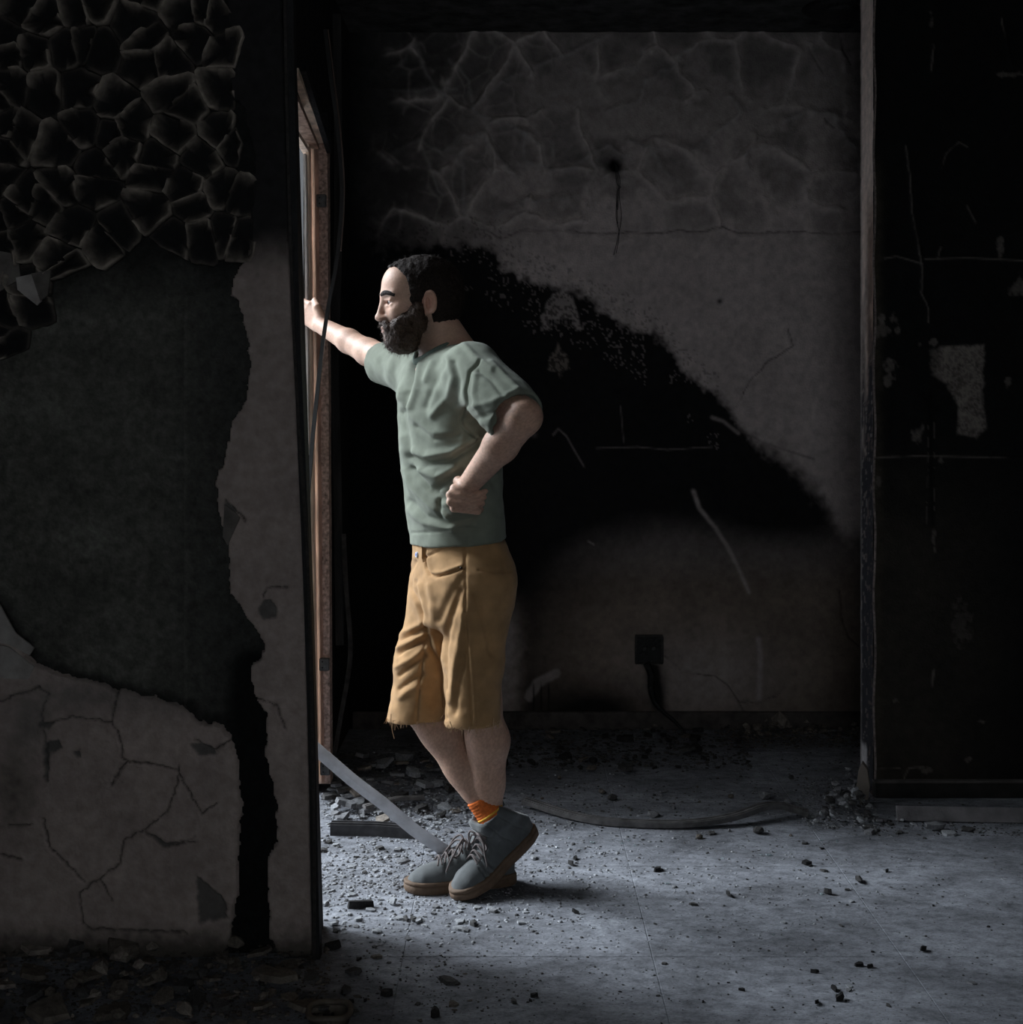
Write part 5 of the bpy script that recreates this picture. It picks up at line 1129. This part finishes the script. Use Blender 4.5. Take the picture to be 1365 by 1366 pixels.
# bottom-left foreground rubble in front of the cracked wall
FG = [(-120,1262),(300,1268),(360,1285),(430,1300),(440,1366),(460,1400),(-120,1400)]
scatter(60, 'rubble_plate', ['brn', 'brn', 'brl', 'dark'], CH, (-120, 1262, 460, 1400, FG), 26, 95, 'rubble plate', 'rubble plate', 'rubble plates below the cracked wall', .22, lambda px, py: .03, bias=1.3, avoid=False, gap=.40, sz=(.7, 1.0))
scatter(70, 'rubble_stone', ['brn', 'brl', 'dark'], STN, (-60, 1262, 450, 1380, FG), 8, 30, 'stone', 'stone', 'stones below the cracked wall', .3, .02, avoid=False)
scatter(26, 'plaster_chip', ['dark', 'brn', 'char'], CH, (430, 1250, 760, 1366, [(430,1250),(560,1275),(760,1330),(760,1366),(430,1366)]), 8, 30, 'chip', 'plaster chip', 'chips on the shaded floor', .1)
# pier foot and back wall heaps
scatter(80, 'rubble_stone', ['grey', 'grey', 'pale', 'dark'], STN, (1075, 1042, 1170, 1104, [(1075,1098),(1110,1060),(1140,1042),(1150,1050),(1170,1095),(1150,1104)]), 5, 17, 'stone', 'stone', 'stones at the foot of the pier', .5, lambda px, py: .05 * math.exp(-((px - 1130) / 30) ** 2))
scatter(75, 'rubble_stone', ['brn', 'brl', 'brl'], STN, (985, 962, 1146, 990), 5, 15, 'stone', 'stone', 'stones along the back wall', .5, lambda px, py: .03)
put('plaster_lump', STN['brl'][3], PF(1042, 975), 30 / FPX * 5.2, 'pointed pale lump on the heap by the back wall skirting', 'plaster lump', None, .1, .01, sz=1.5)
pg = [(1150,1040),(1157,1049),(1160,1072),(1157,1094),(1147,1096),(1142,1072),(1145,1050)]; n = len(pg); zo = P(1150, 1096, 4.30)[2]
V0 = [P(x, y, 4.30 + .03 * (1096 - y) / 56) - np.array((0, 0, zo)) for x, y in pg]; V1 = [v + np.array((.012, .035, 0)) for v in V0]
ss = link('standing_slab', mesh('standing_slab', V0 + V1, [tuple(range(n))[::-1], tuple(range(n, 2 * n))] + [(i, (i + 1) % n, (i + 1) % n + n, i + n) for i in range(n)]), mm_brl); tag(ss, 'narrow plaster slab standing on end at the pier corner', 'plaster slab')
put('floor_stone', STN['grey'][4], PF(1248, 1107), 36 / FPX * 4.05, 'oblong grey stone lying before the fallen board', 'stone', None, 0, 0, rz=.1, sz=.7, asp=.55)
put('floor_stone', STN['dark'][1], PF(1292, 1108), 26 / FPX * 4.05, 'low dark stone beside the oblong one at the fallen board', 'stone', None, 0, 0, rz=.1, sz=.5, asp=.6)
scatter(22, 'plaster_plate', ['grey', 'dark', 'pale'], CH, (1140, 1092, 1330, 1116), 8, 24, 'thin plate', 'plaster plate', 'plates before the fallen board', .2)
scatter(60, 'charcoal_bit', ['char', 'char', 'dark', 'brn'], CH, (640, 972, 1000, 1030), 6, 26, 'charred scrap', 'charred scrap', 'charred scraps along the back wall', .25, .01)
scatter(24, 'floor_lump', ['dark', 'grey', 'brn'], STN, (690, 1030, 1060, 1120), 5, 18, 'lump', 'lump', 'lumps around the trim strip', .4)
scatter(20, 'charcoal_bit', ['char'], CH, (760, 1130, 1340, 1350), 5, 20, 'crumb', 'charcoal', 'charcoal crumbs on the open floor', .2, asp=(.3, .7))
put('charcoal_stick', CH['char'][3], PF(480, 1210), 46 / FPX * 3.45, 'charred black stick end lying left of the flat shoe', 'charcoal', None, 0, 0, rz=.1, asp=.35, sz=.8)
put('white_chip', CH['pale'][1], PF(525, 1206), 16 / FPX * 3.45, 'upright white plaster chip beside the charred stick end', 'plaster chip', None, .9, 0, rz=1.3, sz=1.5)
put('black_crumb', STN['dark'][2], PF(1145, 1176), 22 / FPX * 3.6, 'largest black crumb on the open floor below the pier', 'crumb', None, .2, 0, sz=.6, asp=.6)
# tin ring at the bottom edge
p = PF(440, 1362); bm = bmesh.new(); V = []
ring = [p + np.array((.046 * math.cos(a), .046 * math.sin(a), .024 + .003 * math.sin(3 * a))) for a in np.linspace(0, 2 * math.pi, 33)]
rg = empty('tin_can', (p[0], p[1], 0)); tag(rg, 'round open tin rim half in shadow at the bottom edge of the rubble', 'tin'); m_tin = mat('rusty tin', (.13, .11, .09), .6, nscale=30, namp=.5, metal=.3)
link('rim', sweep('rim', ring, circ(.007, 8), caps=False), m_tin, rg, True)
link('wall', mesh('wall', [(p[0] + .045 * math.cos(a) * s, p[1] + .045 * math.sin(a) * s, z) for z, s in ((0, .96), (.024, 1)) for a in np.linspace(0, 2 * math.pi, 33)[:-1]], [(i, (i + 1) % 32, (i + 1) % 32 + 32, i + 32) for i in range(32)] + [tuple(range(31, -1, -1))]), m_tin, rg, True)
# fine grit: thousands of crumbs nobody could count
rg_ = np.random.default_rng(11); GV = []; GF = []; GC = []
def grit(n, x0, x1, y0, y1, smin_, smax_, pal, zf=0.0, xy=None):
    for i in range(n):
        px, py = rg_.uniform(x0, x1), rg_.uniform(y0, y1)
        if xy is not None:
            px, py = rg_.normal(xy[0], xy[2]), rg_.normal(xy[1], xy[3])
            if py < 975 or py > 1380: continue
        p = PF(px, py); 
        if (p[0] < XS + .02 and p[1] > 3.3) or p[1] > DB - .03 or (px > 1150 and p[1] > DP - .03): continue
        s = (smin_ + (smax_ - smin_) * rg_.random() ** 2) / FPX * p[1]; a = rg_.uniform(0, 6.28); k = len(GV); h = s * rg_.uniform(.06, .28)
        q = [(math.cos(a + t) * s * .5 * rg_.uniform(.6, 1.1), math.sin(a + t) * s * .5 * rg_.uniform(.5, 1)) for t in (0, 1.6, 3.1, 4.7)]
        z = zf * rg_.random()
        GV.extend([(p[0] + u, p[1] + v, z) for u, v in q]); GV.extend([(p[0] + u * .8, p[1] + v * .8, z + h * rg_.uniform(.6, 1.2)) for u, v in q])
        GF.extend([(k + 4, k + 5, k + 6, k + 7)] + [(k + i_, k + (i_ + 1) % 4, k + (i_ + 1) % 4 + 4, k + i_ + 4) for i_ in range(4)]); c = pal[rg_.integers(len(pal))]; GC.extend([c] * 8)
PB = [(.32, .33, .35), (.22, .225, .235), (.15, .152, .16), (.07, .07, .072), (.27, .28, .295)]; PD = [(.03, .029, .028), (.06, .056, .052), (.10, .095, .09)]; PBR = [(.09, .078, .066), (.13, .115, .1), (.05, .045, .04)]
grit(1500, 0, 0, 0, 0, 2, 9, PB, 0, (500, 1165, 90, 45)); grit(2200, 0, 0, 0, 0, 2, 8, PB, 0, (600, 1165, 150, 50)); grit(1000, 0, 0, 0, 0, 2, 6, PB, 0, (850, 1160, 180, 60)); grit(1500, 640, 1365, 1060, 1366, 1.5, 5, PB[1:4] + PD)
grit(1600, 440, 1150, 985, 1100, 2, 6, PB[1:4] + PD); grit(1500, 640, 1000, 972, 1025, 2, 10, PD, .012); grit(1300, 960, 1148, 966, 1000, 2, 7, PBR, .03); grit(900, 1070, 1170, 1040, 1110, 2, 6, PB[1:4], .02)
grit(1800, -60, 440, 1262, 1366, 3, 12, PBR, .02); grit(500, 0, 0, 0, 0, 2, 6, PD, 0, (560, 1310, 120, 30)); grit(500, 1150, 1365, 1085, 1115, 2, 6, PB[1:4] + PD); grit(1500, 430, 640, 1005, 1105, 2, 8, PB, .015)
gr = link('floor_grit', mesh('floor_grit', np.array(GV), np.array(GF), np.array(GC)), mat('grit', vcol=True, rough=.9)); tag(gr, 'fine grey grit and plaster crumbs strewn over the floor', 'grit', kind='stuff')
